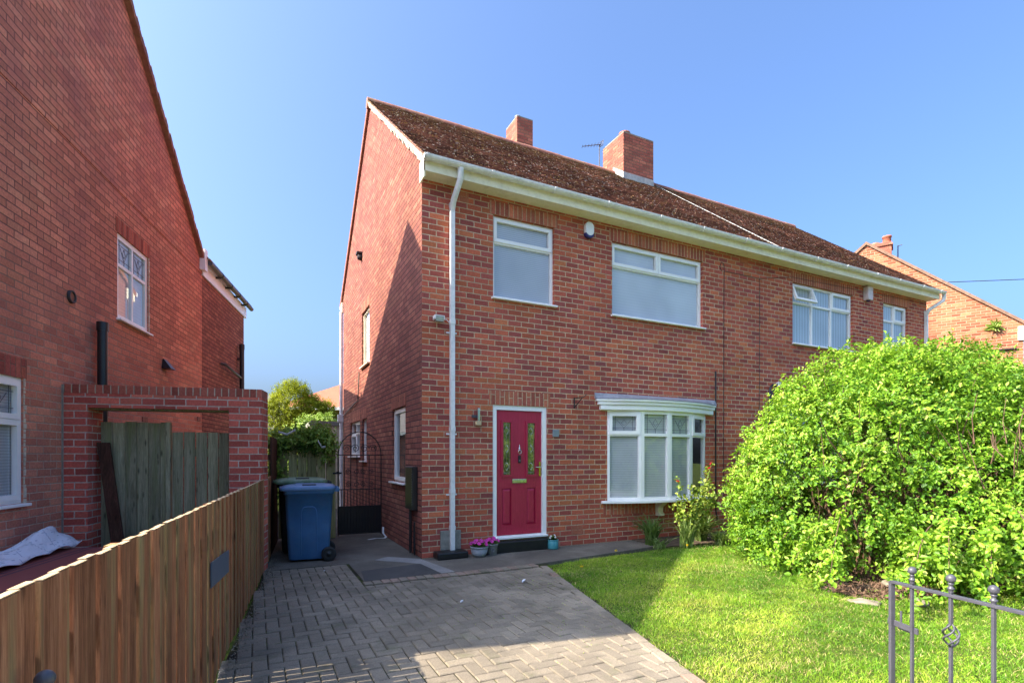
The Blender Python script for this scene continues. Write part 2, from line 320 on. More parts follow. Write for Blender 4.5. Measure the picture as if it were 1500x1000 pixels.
class MB:
    def __init__(s, fr=ID): s.v = []; s.f = []; s.t = []; s.sm = []; s.fr = fr
    def add(s, vs, fs, tint=.5, smooth=False):
        b = len(s.v); s.v += [tuple(s.fr(*p)) for p in vs]
        for f in fs: s.f.append([b + i for i in f]); s.t.append(tint); s.sm.append(smooth)
        return s
    def box(s, u0, u1, d0, d1, z0, z1, tint=.5):
        vs = [(u0,d0,z0),(u1,d0,z0),(u1,d1,z0),(u0,d1,z0),(u0,d0,z1),(u1,d0,z1),(u1,d1,z1),(u0,d1,z1)]
        return s.add(vs, [(0,3,2,1),(4,5,6,7),(0,1,5,4),(1,2,6,5),(2,3,7,6),(3,0,4,7)], tint)
    def hexa(s, vs, tint=.5):
        return s.add(vs, [(0,3,2,1),(4,5,6,7),(0,1,5,4),(1,2,6,5),(2,3,7,6),(3,0,4,7)], tint)
    def prism(s, poly, d0, d1, tint=.5):       # poly in (u,z), counter-clockwise seen from the front
        n = len(poly)
        vs = [(u, d0, z) for u, z in poly] + [(u, d1, z) for u, z in poly]
        fs = [tuple(range(n)), tuple(range(2*n-1, n-1, -1))] + [(i, n+i, n+(i+1) % n, (i+1) % n) for i in range(n)]
        return s.add(vs, fs, tint)
    def slab(s, poly, z0, z1, tint=.5):        # poly in (u,d) counter-clockwise from above
        n = len(poly)
        vs = [(a, b, z0) for a, b in poly] + [(a, b, z1) for a, b in poly]
        fs = [tuple(range(n-1, -1, -1)), tuple(range(n, 2*n))] + [(i, (i+1) % n, n+(i+1) % n, n+i) for i in range(n)]
        return s.add(vs, fs, tint)
    def plate(s, u0, u1, z0, z1, holes, d0, d1, ends=True, back=True):
        us = sorted({u0, u1} | {h[0] for h in holes} | {h[1] for h in holes}); us = [u for u in us if u0 <= u <= u1]
        zs = sorted({z0, z1} | {h[2] for h in holes} | {h[3] for h in holes}); zs = [z for z in zs if z0 <= z <= z1]
        for a, b in zip(us, us[1:]):
            for c, e in zip(zs, zs[1:]):
                mu, mz = (a+b)/2, (c+e)/2
                if any(h[0] < mu < h[1] and h[2] < mz < h[3] for h in holes): continue
                s.add([(a,d0,c),(b,d0,c),(b,d0,e),(a,d0,e)], [(0,1,2,3)])
                if back: s.add([(a,d1,c),(b,d1,c),(b,d1,e),(a,d1,e)], [(3,2,1,0)])
        for a, b, c, e in holes:
            vs = [(a,d0,c),(b,d0,c),(b,d0,e),(a,d0,e),(a,d1,c),(b,d1,c),(b,d1,e),(a,d1,e)]
            s.add(vs, [(0,4,5,1),(1,5,6,2),(2,6,7,3),(3,7,4,0)])
        if ends:
            vs = [(u0,d0,z0),(u1,d0,z0),(u1,d0,z1),(u0,d0,z1),(u0,d1,z0),(u1,d1,z0),(u1,d1,z1),(u0,d1,z1)]
            s.add(vs, [(0,1,5,4),(1,2,6,5),(2,3,7,6),(3,0,4,7)])
        return s
    def tube(s, pts, r, n=8, cap=True, tint=.5, smooth=True):
        pts = [V(s.fr(*p)) for p in pts]; fr = s.fr; s.fr = ID
        rs = r if isinstance(r, (list, tuple)) else [r]*len(pts)
        vs = []; up = None
        for i, p in enumerate(pts):
            t = (pts[min(i+1, len(pts)-1)] - pts[max(i-1, 0)]).normalized()
            if up is None: up = V((0,0,1)) if abs(t.z) < .9 else V((1,0,0))
            a = t.cross(up)
            if a.length < 1e-4: a = t.orthogonal()
            a.normalize(); b = t.cross(a).normalized(); up = -b if False else up
            # keep a continuous frame
            if i and a.dot(pa) < 0: a = -a; b = -b
            pa = a
            for k in range(n):
                q = 2*math.pi*(k+.5)/n; vs.append(tuple(p + (a*math.cos(q) + b*math.sin(q))*rs[i]))
        fs = []
        for i in range(len(pts)-1):
            for k in range(n):
                fs.append((i*n+k, (i+1)*n+k, (i+1)*n+(k+1) % n, i*n+(k+1) % n))
        s.add(vs, fs, tint, smooth)
        if cap:
            s.add(vs[:n], [tuple(range(n))], tint); s.add(vs[-n:], [tuple(range(n-1, -1, -1))], tint)
        s.fr = fr; return s
    def lathe(s, c, prof, n=20, tint=.5, smooth=True, axis='z', sx=1, sy=1):
        vs = []
        for r, h in prof:
            for k in range(n):
                q = 2*math.pi*k/n; a, b = r*math.cos(q)*sx, r*math.sin(q)*sy
                if axis == 'z': vs.append((c[0]+a, c[1]+b, c[2]+h))
                elif axis == 'd': vs.append((c[0]+a, c[1]+h, c[2]+b))
                else: vs.append((c[0]+h, c[1]+a, c[2]+b))
        fs = []
        for i in range(len(prof)-1):
            for k in range(n): fs.append((i*n+k, i*n+(k+1) % n, (i+1)*n+(k+1) % n, (i+1)*n+k))
        return s.add(vs, fs, tint, smooth)
    def ball(s, c, r, n=12, tint=.5, sz=1.0):
        return s.lathe((c[0], c[1], c[2]), [(max(r*math.sin(math.pi*i/n), 1e-4), -r*sz*math.cos(math.pi*i/n)) for i in range(n+1)], n=n+4, tint=tint)
    def build(s, name, mat, parent=None, bevel=0, seg=2):
        me = bpy.data.meshes.new(name); me.from_pydata(s.v, [], s.f)
        me.materials.append(M[mat] if isinstance(mat, str) else mat)
        a = me.attributes.new('tint', 'FLOAT', 'FACE'); a.data.foreach_set('value', s.t)
        me.polygons.foreach_set('use_smooth', s.sm)
        uv = me.uv_layers.new(name='UVMap'); arr = np.zeros(len(me.loops)*2)
        for p in me.polygons:
            nn = p.normal; Z = V((0,0,1))
            if abs(nn.z) > .98: t, b = V((1,0,0)), V((0,1,0))
            else: t = Z.cross(nn).normalized(); b = nn.cross(t)
            for li in p.loop_indices:
                co = me.vertices[me.loops[li].vertex_index].co
                arr[2*li] = co.dot(t); arr[2*li+1] = co.dot(b) if abs(nn.z) < .3 or abs(nn.z) > .98 else co.dot(b)
        uv.data.foreach_set('uv', arr)
        me.update()
        o = bpy.data.objects.new(name, me); COL.objects.link(o)
        if parent is not None: o.parent = parent
        if bevel:
            bm = o.modifiers.new('bevel', 'BEVEL'); bm.width = bevel; bm.segments = seg; bm.limit_method = 'ANGLE'; bm.angle_limit = R(40); bm.harden_normals = False
        return o

def np_build(name, mat, verts, faces, tint, parent=None, smooth=False):
    me = bpy.data.meshes.new(name); nf, k = faces.shape
    me.vertices.add(len(verts)); me.vertices.foreach_set('co', verts.astype(np.float32).ravel())
    me.loops.add(nf*k); me.loops.foreach_set('vertex_index', faces.astype(np.int32).ravel())
    me.polygons.add(nf); me.polygons.foreach_set('loop_start', np.arange(nf, dtype=np.int32)*k)
    try: me.polygons.foreach_set('loop_total', np.full(nf, k, dtype=np.int32))
    except Exception: pass
    a = me.attributes.new('tint', 'FLOAT', 'FACE'); a.data.foreach_set('value', np.clip(tint, 0, 1).astype(np.float32))
    me.materials.append(M[mat]); me.update(calc_edges=True); me.validate()
    if smooth: me.polygons.foreach_set('use_smooth', [True]*nf)
    o = bpy.data.objects.new(name, me); COL.objects.link(o)
    if parent is not None: o.parent = parent
    return o

def tag(o, label=None, cat=None, group=None, kind=None):
    if label: o['label'] = label
    if cat: o['category'] = cat
    if group: o['group'] = group
    if kind: o['kind'] = kind
    return o
def thing(name, label, cat, loc=(0,0,0), rotz=0, group=None):
    o = bpy.data.objects.new(name, None); COL.objects.link(o); o.empty_display_size = .2
    o.location = loc; o.rotation_euler = (0, 0, rotz)
    return tag(o, label, cat, group)
def copy_tree(o, parent=None):
    c = o.copy(); COL.objects.link(c)
    if parent is not None: c.parent = parent
    for ch in o.children: copy_tree(ch, c)
    return c

def norm(a): return a / np.maximum(np.linalg.norm(a, axis=1, keepdims=True), 1e-9)
def leaves(P, A, N, ln, wd, fold=.25, curl=.15):
    """P base points, A axis dirs, N approx normals, ln/wd lengths -> verts, quad faces (2 per leaf)"""
    n = len(P); A = norm(A); S = norm(np.cross(A, N)); N = norm(np.cross(S, A))
    ln = np.broadcast_to(ln, (n,))[:, None]; wd = np.broadcast_to(wd, (n,))[:, None]
    b = P; t = P + A*ln - N*ln*curl
    l = P + A*ln*.38 + S*wd*.5 + N*wd*fold; r = P + A*ln*.38 - S*wd*.5 + N*wd*fold
    l2 = P + A*ln*.75 + S*wd*.36 + N*(wd*fold*.7 - ln*curl*.4); r2 = P + A*ln*.75 - S*wd*.36 + N*(wd*fold*.7 - ln*curl*.4)
    verts = np.stack([b, l, l2, t, r2, r], 1).reshape(-1, 3)
    k = np.arange(n)[:, None]*6
    f = np.concatenate([k + np.array([[0, 3, 2, 1]]), k + np.array([[0, 5, 4, 3]])], 1).reshape(-1, 4)
    return verts, f
def rand_dirs(n):
    a = rng.normal(size=(n, 3)); return norm(a)
def vnoise(P, sc, seed=0):   # cheap smooth noise -1..1
    r = np.random.default_rng(seed); o = np.zeros(len(P))
    for i in range(5):
        k = r.normal(size=3)*sc*(1 + .5*i); o += np.sin(P @ k + r.uniform(0, 6.28))/(1 + .4*i)
    return o/2.4

# ------------------------------------------------------------------ windows
def window(parent, fr, u0, z0, w, h, cells, rec=.06, fw=.045, blind=None, sill=True, name='window', label=None, sillout=.06, frame_mat='upvc', room=True, rd=1.4):
    """cells: (a,b,c,e,kind) fractions; kind 'f' fixed, 's' sash, 'o' open top light, add 'L' for leading"""
    sx = lambda a: u0 + fw + a*(w - 2*fw); sz = lambda c: z0 + fw + c*(h - 2*fw)
    g = .022
    holes = []
    for a, b, c, e, k in cells:
        holes.append((sx(a) + (g if a > 0 else 0), sx(b) - (g if b < 1 else 0), sz(c) + (g if c > 0 else 0), sz(e) - (g if e < 1 else 0)))
    mb = MB(fr); mb.plate(u0, u0+w, z0, z0+h, holes, rec, rec+.07)
    fo = mb.build(name, frame_mat, parent, bevel=.004)
    if label: fo['label'] = label
    for (a, b, c, e, k), (p, q, r_, t) in zip(cells, holes):
        zoff = 0
        if 's' in k or 'o' in k:
            m = MB(fr); m.plate(p-.018, q+.018, r_-.018, t+.018, [(p+.036, q-.036, r_+.036, t-.036)], rec-.018, rec+.03)
            so = m.build('sash', frame_mat, fo, bevel=.004)
            p, q, r_, t = p+.036, q-.036, r_+.036, t-.036
            if 'o' in k:      # hinged at the top, pushed out
                ang = R(20); piv = V(fr(0, rec, t+.05)); X = fr.U
                mt = Matrix.Translation(piv) @ Matrix.Rotation(-ang, 4, X) @ Matrix.Translation(-piv)
                for vv in so.data.vertices: vv.co = mt @ vv.co
        gm = MB(fr); gm.add([(p-.004, rec+.02, r_-.004), (q+.004, rec+.02, r_-.004), (q+.004, rec+.02, t+.004), (p-.004, rec+.02, t+.004)], [(0,1,2,3)])
        pane = gm.build('pane', 'glass', fo)
        if 'o' in k:
            for vv in pane.data.vertices: vv.co = mt @ vv.co
        if 'L' in k: leading(fo, fr, p, q, r_, t, rec+.014)
    if blind:
        m = MB(fr); m.add([(u0+.05, rec+.045, z0+.04), (u0+w-.05, rec+.045, z0+.04), (u0+w-.05, rec+.045, z0+h-.04), (u0+.05, rec+.045, z0+h-.04)], [(0,1,2,3)])
        m.build('blind', blind, fo)
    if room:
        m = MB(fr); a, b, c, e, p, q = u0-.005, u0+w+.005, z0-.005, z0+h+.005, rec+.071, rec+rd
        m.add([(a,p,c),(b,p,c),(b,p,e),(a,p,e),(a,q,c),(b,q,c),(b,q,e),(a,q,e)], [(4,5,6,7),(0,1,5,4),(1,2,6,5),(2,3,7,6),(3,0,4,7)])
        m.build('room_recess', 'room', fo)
    if sill:
        MB(fr).box(u0-.03, u0+w+.03, -sillout, rec+.02, z0-.03, z0-.002).build('sill', frame_mat, fo, bevel=.005)
    return fo
def leading(parent, fr, p, q, r_, t, d):
    m = MB(fr); w, h = q-p, t-r_; cx, cz = (p+q)/2, (r_+t)/2; R0 = .0035
    def ln(*pts): m.tube([(x, d, z) for x, z in pts], R0, 4)
    for fz in (.2, .8): ln((p, r_+fz*h), (q, r_+fz*h))
    for fx in (.15, .85): ln((p+fx*w, r_), (p+fx*w, t))
    ln((cx-.28*w, cz+.22*h), (cx, cz-.3*h), (cx+.28*w, cz+.22*h))
    ln((cx-.11*w, cz+.02*h), (cx, cz+.26*h), (cx+.11*w, cz+.02*h), (cx, cz-.12*h), (cx-.11*w, cz+.02*h))
    ln((cx, cz-.3*h), (cx, r_))
    m.build('leading', 'dark_metal', parent)

# ------------------------------------------------------------------ tiled roof
def tiled_slope(parent, x0, x1, y0, z0, y1, z1, sign=1, tiles=True, fr0=ID, tw=.165, gauge=.1, name='roof_tiles'):
    """slope from eave (y0,z0) up to ridge (y1,z1); sign=+1 faces -y, -1 faces +y"""
    L = math.hypot(y1-y0, z1-z0); c, s_ = abs(y1-y0)/L, (z1-z0)/L
    U = V((1,0,0)) if sign > 0 else V((-1,0,0)); D = V((0, c*sign, s_)); Z = U.cross(D)
    fr = Fr((x0 if sign > 0 else x1, y0, z0), U, D, Z); W = x1 - x0
    mb = MB(fr); mb.box(0.01, W-.01, 0.01, L, -.05, -.002, .1)
    if tiles:
        rows = int(L/gauge)
        for i in range(rows+1):
            d0 = i*gauge - .03; d1 = min(d0 + gauge + .03, L)
            off = (i % 2)*tw/2; n = int(W/tw)+2
            for k in range(n):
                a = max(k*tw - off + .002, 0); b = min((k+1)*tw - off - .002, W)
                if b - a < .02: continue
                j = random.uniform(0, .006); t = random.random()*.92; jd = random.uniform(-.004, .004)
                sag = random.uniform(-.002, .002)
                vs = [(a,d0+jd,.010+j),(b,d0+jd,.010+j+sag),(b,d1,.0),(a,d1,.0),(a,d0+jd,.030+j),(b,d0+jd,.030+j+sag),(b,d1,.010),(a,d1,.010)]
                mb.add(vs, [(4,5,6,7),(0,1,5,4),(1,2,6,5),(3,0,4,7)], t)
                if random.random() < .30 and b - a > .1:
                    w_ = random.uniform(.02, .055); h_ = random.uniform(.008, .022); q = random.uniform(a+.01, b-w_-.01)
                    z = .0315+j; mb.add([(q,d0+jd-.002,z-.010),(q+w_,d0+jd-.002,z-.010),(q+w_*.9,d0+jd+h_,z),(q+w_*.2,d0+jd+h_*.8,z)], [(0,1,2,3)], random.uniform(.95, 1))
    return mb.build(name, 'tile', parent)
# ================================================================== THE PAIR OF HOUSES
XE = 13.2; YB = 7.4; ZW = 5.42
EY, EZ, RY, RZ = -.28, 5.585, 3.72, 8.77
house = thing('semi_detached_house', 'red brick pair of houses with a brown tiled roof, pink front door and bow window', 'house', (0,0,0))

Wn = {  # front wall openings u0,u1,z0,z1
 'bed': (1.11, 2.19, 3.87, 5.13), 'main': (3.335, 5.445, 3.87, 5.13), 'n1': (8.02, 10.12, 3.84, 5.13), 'n2': (11.31, 12.36, 3.84, 5.13),
 'door': (1.105, 2.05, .19, 2.24), 'bow': (3.24, 5.50, .70, 2.25), 'nlow': (7.55, 9.85, .80, 2.55)}
mb = MB(FRONT); mb.plate(0, XE, 0, ZW, list(Wn.values()), 0, .12, ends=False)
mb.build('front_wall', 'brick_front', house)
# soldier lintels
for k in ('bed', 'main', 'n1', 'n2', 'door', 'nlow'):
    a, b, c, e = Wn[k]; MB(FRONT).box(a-.06, b+.06, -.004, .05, e+.001, e+(.20 if k != 'door' else .215)).build('soldier_lintel', 'brick_soldier', house)
MB(FRONT).box(3.15, 5.6, -.004, .05, .46, .66).build('soldier_course', 'brick_soldier', house)
# gable wall to the left (plane x = 0)
Sn = {'side': (-1.80, -.90, 1.03, 2.26), 'kit': (-6.27, -4.90, 1.46, 2.28), 'wc': (-4.66, -4.12, 1.36, 2.28), 'land': (-4.66, -3.80, 3.42, 4.62)}
mb = MB(SIDE); mb.plate(-YB, 0, 0, ZW, list(Sn.values()), 0, .12, ends=False)
gz = lambda y: EZ - .03 + (RZ - EZ)*(1 - abs(y - RY)/(RY - EY)) - .02
mb.add([(-YB, 0, ZW), (0, 0, ZW), (0, 0, gz(0)), (-RY, 0, gz(RY)), (-YB, 0, gz(YB))], [(0,1,2,3,4)])
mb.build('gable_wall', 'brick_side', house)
for k in ('side', 'kit', 'land', 'wc'):
    a, b, c, e = Sn[k]; MB(SIDE).box(a-.05, b+.05, -.004, .05, e+.001, e+.2).build('soldier_lintel', 'brick_side_soldier', house)
# far gable and back wall
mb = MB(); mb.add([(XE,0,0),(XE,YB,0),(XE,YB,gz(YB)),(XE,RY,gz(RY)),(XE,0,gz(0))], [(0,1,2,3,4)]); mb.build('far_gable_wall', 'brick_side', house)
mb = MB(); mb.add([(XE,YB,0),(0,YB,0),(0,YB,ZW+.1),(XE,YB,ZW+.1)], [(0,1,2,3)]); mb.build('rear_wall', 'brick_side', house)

tiled_slope(house, -.06, XE+.08, EY, EZ, RY, RZ, 1, name='front_roof')
tiled_slope(house, -.06, XE+.08, 2*RY-EY, EZ, RY, RZ, -1, tiles=False, name='rear_roof')
# ridge tiles
mb = MB(); x = -.07
while x < XE+.08:
    x2 = min(x + .33, XE+.09); dz = random.uniform(-.004, .004)
    mb.tube([(x, RY, RZ-.035+dz), (x2-.006, RY, RZ-.035+dz)], .105, 12, tint=random.random()); x = x2
mb.build('ridge', 'ridge', house)
# mortar verge on the left gable
mb = MB()
n = 46; pts = []
def verge(ya, za, yb, zb, xo, seed):
    random.seed(seed); m = MB()
    for i in range(n):
        a, b = i/n, (i+1)/n; j = random.uniform(0, .022); w = random.uniform(.065, .12)
        y0, z0, y1, z1 = ya+(yb-ya)*a, za+(zb-za)*a, ya+(yb-ya)*b, za+(zb-za)*b
        m.hexa([(xo-.035-j*.3, y0, z0-w-.03), (xo+.02, y0, z0-w-.03), (xo+.02, y1, z1-w-.03), (xo-.035-j*.3, y1, z1-w-.03), (xo-.068-j*.4, y0, z0-.004), (xo+.02, y0, z0-.004), (xo+.02, y1, z1-.004), (xo-.068-j*.4, y1, z1-.004)], random.random())
    return m
verge(EY+.05, EZ+.03, RY, RZ, 0, 3).build('verge_mortar', 'mortar', house)
m = MB(); m.hexa([(-.05, RY, RZ-.11), (.02, RY, RZ-.11), (.02, 2*RY-EY, EZ-.11), (-.05, 2*RY-EY, EZ-.11), (-.055, RY, RZ-.0), (.02, RY, RZ-.0), (.02, 2*RY-EY, EZ), (-.055, 2*RY-EY, EZ)])
m.build('rear_verge', 'clay_dark', house)
# party line lead strip
sl = (RZ-EZ)/(RY-EY)
m = MB(); m.hexa([(7.18, EY, EZ+.028), (7.215, EY, EZ+.028), (7.575, RY, RZ+.03), (7.54, RY, RZ+.03), (7.18, EY, EZ+.045), (7.215, EY, EZ+.045), (7.575, RY, RZ+.045), (7.54, RY, RZ+.045)])
m.build('party_line_flashing', 'lead_white', house)

# soffit, fascia and gutter
m = MB(); m.box(-.03, XE+.05, -.245, .02, 5.40, 5.425); m.build('soffit', 'fascia', house)
m = MB(); m.box(-.045, XE+.06, -.262, -.235, 5.385, 5.565)
m.prism([(-.05, 5.30), (-.03, 5.30), (-.03, 5.57), (-.05, 5.57)], -.262, -.05)
m.build('fascia', 'fascia', house)
m = MB()
pr = [(-.325+.062*math.cos(math.pi+q*math.pi/8), 5.562+.062*math.sin(math.pi+q*math.pi/8)) for q in range(9)]
pin = [(-.325+.056*math.cos(math.pi+q*math.pi/8), 5.562+.056*math.sin(math.pi+q*math.pi/8)) for q in range(8, -1, -1)]
prof = pr + pin
segs = [-.07, 2.0, 4.1, 6.2, 8.3, 10.4, 12.3, XE+.14]
def gut(m, xa, xb, prof, dz=0):
    k = len(prof); vs = [(xa, y, z+dz) for y, z in prof] + [(xb, y, z+dz) for y, z in prof]
    m.add(vs, [(i, (i+1) % k, k+(i+1) % k, k+i) for i in range(k)], smooth=False)
    h = k//2
    m.add([(xa, y, z) for y, z in prof[:h]], [tuple(range(h-1, -1, -1))]); m.add([(xb, y, z) for y, z in prof[:h]], [tuple(range(h))])
for a, b in zip(segs, segs[1:]): gut(m, a, b-.002, prof)
for xx in [-.02, .95, 2.0, 3.0, 4.1, 5.1, 6.2, 7.2, 8.3, 9.3, 10.4, 11.3, 12.3, 13.1]:
    k = .009
    p2 = [(-.325+(.062+k)*math.cos(math.pi+q*math.pi/8), 5.562+(.062+k)*math.sin(math.pi+q*math.pi/8)) for q in range(9)] + pin
    gut(m, xx-.02, xx+.02, p2)
m.build('gutter', 'upvc_old', house)

def downpipe(x, zb, xo, name='downpipe', r=.045, square=True):
    m = MB(); y = -.045
    m.tube([(xo, -.32, 5.51), (xo, -.30, 5.36), (x+.0, -.10, 5.14), (x, y, 5.04)], r, 10)
    m.tube([(x, y, 5.08), (x, y, zb)], r, 4, smooth=False)
    p = m.build(name, 'upvc_old', house)
    for z in (5.1, 3.4, 1.85, .95, .42): MB().tube([(x, y, z-.03), (x, y, z+.03)], r+.008, 4, smooth=False).build('pipe_collar', 'upvc_old', p)
    for z in (3.25, 1.78, .9): MB().box(x-.08, x+.08, -.02, .001, z-.012, z+.012).build('pipe_bracket', 'upvc_old', p)
    return p
downpipe(.44, .10, .47)
downpipe(13.1, .1, 13.35)
# rear gutter end and rear downpipe at the far left corner
m = MB(); m.tube([(-.05, YB+.33, 5.54), (1.5, YB+.33, 5.54)], .06, 10); m.build('rear_gutter', 'upvc_old', house)
m = MB(); m.prism([(-.04, 5.33), (.0, 5.33), (.0, 5.6), (-.04, 5.6)], YB-.02, YB+.28); m.build('rear_fascia', 'fascia', house)
m = MB(); m.tube([(-.05, YB+.05, 5.35), (-.05, YB+.05, .05)], .045, 10); m.box(-.14, .0, YB-.02, YB+.1, 2.38, 2.58); m.build('rear_downpipe', 'upvc_old', house)
m = MB(SIDE); m.tube([(-7.3, -.03, 2.52), (-5.25, -.03, 2.72), (-5.0, -.03, 2.72), (-4.85, -.03, 3.35)], .014, 6); m.build('waste_pipe', 'cement', house)

# chimneys
def chimney(name, x0, x1, y0, y1, z0, z1, pots, flash=True):
    m = MB(); m.box(x0, x1, y0, y1, z0, z1)
    c = m.build(name, 'brick_chimney', house)
    m = MB(); m.box(x0-.0, x1+.0, y0+.0, y1-.0, z1+.001, z1+.03); m.build('flaunching', 'cement', c)
    m = MB(); nx = int((x1-x0)/.075)
    if flash:
        m = MB()
        gzz = lambda y: RZ - abs(y-RY)*sl + .03
        m.box(x0-.008, x1+.008, y0-.008, y0+.02, gzz(y0)-.05, gzz(y0)+.16)
        m.hexa([(x0-.009, y0, gzz(y0)-.05), (x0+.02, y0, gzz(y0)-.05), (x0+.02, RY, RZ-.05), (x0-.009, RY, RZ-.05), (x0-.009, y0, gzz(y0)+.17), (x0+.02, y0, gzz(y0)+.17), (x0+.02, RY, RZ+.17), (x0-.009, RY, RZ+.17)])
        m.build('flashing', 'lead_white', c)
    for px, py, r, h, mt in pots:
        MB().lathe((px, py, z1+.02), [(r*.9, 0), (r*.9, h*.7), (r*1.15, h*.74), (r*1.15, h), (r*.85, h), (r*.8, h*.3)], 16).build('chimney_pot', mt, c)
    return c
chimney('ridge_chimney', 6.19, 7.16, 3.3, 4.16, 8.1, 9.62, [(6.42, 3.55, .13, .14, 'clay_dark'), (6.9, 3.62, .12, .09, 'clay')])
chimney('rear_chimney', 3.75, 4.20, 4.42, 5.05, 7.7, 9.97, [(3.86, 4.6, .07, .10, 'lead')], flash=False)
# aerial on the big chimney
aer = thing('television_aerial', 'thin metal television aerial pointing left on the large ridge chimney', 'aerial', (6.1, 4.2, 8.9))
m = MB(); m.tube([(0,0,.0), (0,0,.85)], .014, 6); m.build('mast', 'dark_metal', aer)
m = MB(); m.tube([(.02,-.03,.86), (-.42,.18,.80)], .011, 6)
for k in range(7):
    f = k/6; x, y, z = .02-.44*f, -.03+.21*f, .86-.06*f; l = .11-.04*f
    m.tube([(x-.35*l, y-.85*l, z), (x+.35*l, y+.85*l, z)], .006, 5)
m.tube([(.05,-.12,.93), (.05,.04,.96)], .008, 5); m.tube([(.03,-.12,.80), (.03,.04,.82)], .008, 5)
for k in range(4): m.tube([(.05,-.12+k*.05,.94), (.03,-.12+k*.05,.80)], .006, 5)
m.build('yagi', 'dark_metal', aer)
m = MB(); m.tube([(0,0,.06),(.1,-.02,.06)], .014, 6); m.tube([(0,0,.22),(.1,-.02,.22)], .014, 6); m.tube([(.095,-.05,.3),(.095,-.2,-.2),(.095,-.5,-.6)], .006, 5); m.build('wall_bracket', 'dark_metal', aer)

# windows on the front
a = Wn['bed']; window(house, FRONT, a[0], a[2], a[1]-a[0], a[3]-a[2], [(0,1,0,.70,'f'), (0,1,.70,1,'s')], blind='blind')
a = Wn['main']; window(house, FRONT, a[0], a[2], a[1]-a[0], a[3]-a[2], [(0,1,0,.70,'f'), (0,.5,.70,1,'s'), (.5,1,.70,1,'s')], blind='roller')
a = Wn['n1']; window(house, FRONT, a[0], a[2], a[1]-a[0], a[3]-a[2], [(0,.335,0,.70,'f'), (.335,.665,0,.70,'f'), (.665,1,0,.70,'f'), (0,.335,.70,1,'o'), (.335,.665,.70,1,'f'), (.665,1,.70,1,'s')], blind='vertical')
a = Wn['n2']; window(house, FRONT, a[0], a[2], a[1]-a[0], a[3]-a[2], [(0,.5,0,.70,'f'), (.5,1,0,.70,'f'), (0,.5,.70,1,'f'), (.5,1,.70,1,'s')], blind='vertical')
a = Wn['nlow']; window(house, FRONT, a[0], a[2], a[1]-a[0], a[3]-a[2], [(0,.33,0,.70,'f'), (.33,.67,0,.70,'f'), (.67,1,0,.70,'f'), (0,.33,.70,1,'s'), (.33,.67,.70,1,'f'), (.67,1,.70,1,'s')], blind='vertical')
# windows on the gable
a = Sn['side']; window(house, SIDE, a[0], a[2], a[1]-a[0], a[3]-a[2], [(0,1,0,1,'s')], rec=.05)
a = Sn['kit']; window(house, SIDE, a[0], a[2], a[1]-a[0], a[3]-a[2], [(0,.5,0,.66,'s'), (.5,1,0,.66,'f'), (0,.5,.66,1,'f'), (.5,1,.66,1,'s')], rec=.05)
a = Sn['wc']; window(house, SIDE, a[0], a[2], a[1]-a[0], a[3]-a[2], [(0,1,0,1,'f')], rec=.05, blind='roller')
a = Sn['land']; window(house, SIDE, a[0], a[2], a[1]-a[0], a[3]-a[2], [(0,1,0,1,'f')], rec=.04, sill=True, blind='roller', frame_mat='fascia')

# ---- front door
DX0, DX1, DZ0, DZ1 = 1.105, 2.05, .19, 2.24
m = MB(); m.plate(DX0, DX1, DZ0+.0, DZ1, [(DX0+.07, DX1-.075, DZ0+.045, DZ1-.072)], .015, .09)
dfr = m.build('door_frame', 'upvc', house, bevel=.004)
lx0, lx1, lz0, lz1 = DX0+.075, DX1-.08, DZ0+.05, DZ1-.077
W_, H_ = lx1-lx0, lz1-lz0
gw = .135; gx = [lx0+.115, lx1-.115-gw]
holes = [(g, g+gw, lz0+.93, lz0+1.74) for g in gx] + [(g-.012, g+gw+.012, lz0+.15, lz0+.72) for g in gx]
m = MB(); m.plate(lx0, lx1, lz0, lz1, holes, .045, .085)
leaf = m.build('front_door', 'door', house, bevel=.003)
m = MB()
for g in gx:   # raised mouldings round the glass, raised lower panels
    m.plate(g-.035, g+gw+.035, lz0+.895, lz0+1.775, [(g, g+gw, lz0+.93, lz0+1.74)], .028, .046)
    a, b, c, e = g-.012, g+gw+.012, lz0+.15, lz0+.72
    m.add([(a,.066,c),(b,.066,c),(b,.066,e),(a,.066,e),(a+.035,.046,c+.04),(b-.035,.046,c+.04),(b-.035,.046,e-.04),(a+.035,.046,e-.04)], [(0,1,5,4),(1,2,6,5),(2,3,7,6),(3,0,4,7),(4,5,6,7)])
m.build('moulding', 'door', leaf, bevel=.004)
for g in gx:
    m = MB(); m.add([(g,.055,lz0+.93),(g+gw,.055,lz0+.93),(g+gw,.055,lz0+1.74),(g,.055,lz0+1.74)], [(0,1,2,3)]); m.build('pane', 'obscure', leaf)
m = MB()
for g in gx:
    z0, z1, cx = lz0+.93, lz0+1.74, g+gw/2; R0 = .0032; dd = .052
    def ln(*p): m.tube([(x, dd, z) for x, z in p], R0, 4)
    for fx in (.14, .86): ln((g+fx*gw, z0), (g+fx*gw, z1))
    for zz in (z0+.03, z1-.03): ln((g, zz), (g+gw, zz))
    for fz in (.16, .5, .84):
        zc = z0+fz*(z1-z0); ln((cx, zc-.06), (cx+.045, zc), (cx, zc+.06), (cx-.045, zc), (cx, zc-.06))
    ln((cx, z0), (cx, z0+.07)); ln((cx, z0+.19), (cx, z0+.345)); ln((cx, z0+.465), (cx, z0+.62)); ln((cx, z1-.07), (cx, z1))
m.build('leading', 'chrome', leaf)
m = MB(); cx = (lx0+lx1)/2; m.box(cx-.125, cx+.125, .030, .046, lz0+.80, lz0+.865); m.box(cx-.105, cx+.105, .024, .032, lz0+.812, lz0+.853)
m.build('letterbox', 'chrome', leaf, bevel=.003)
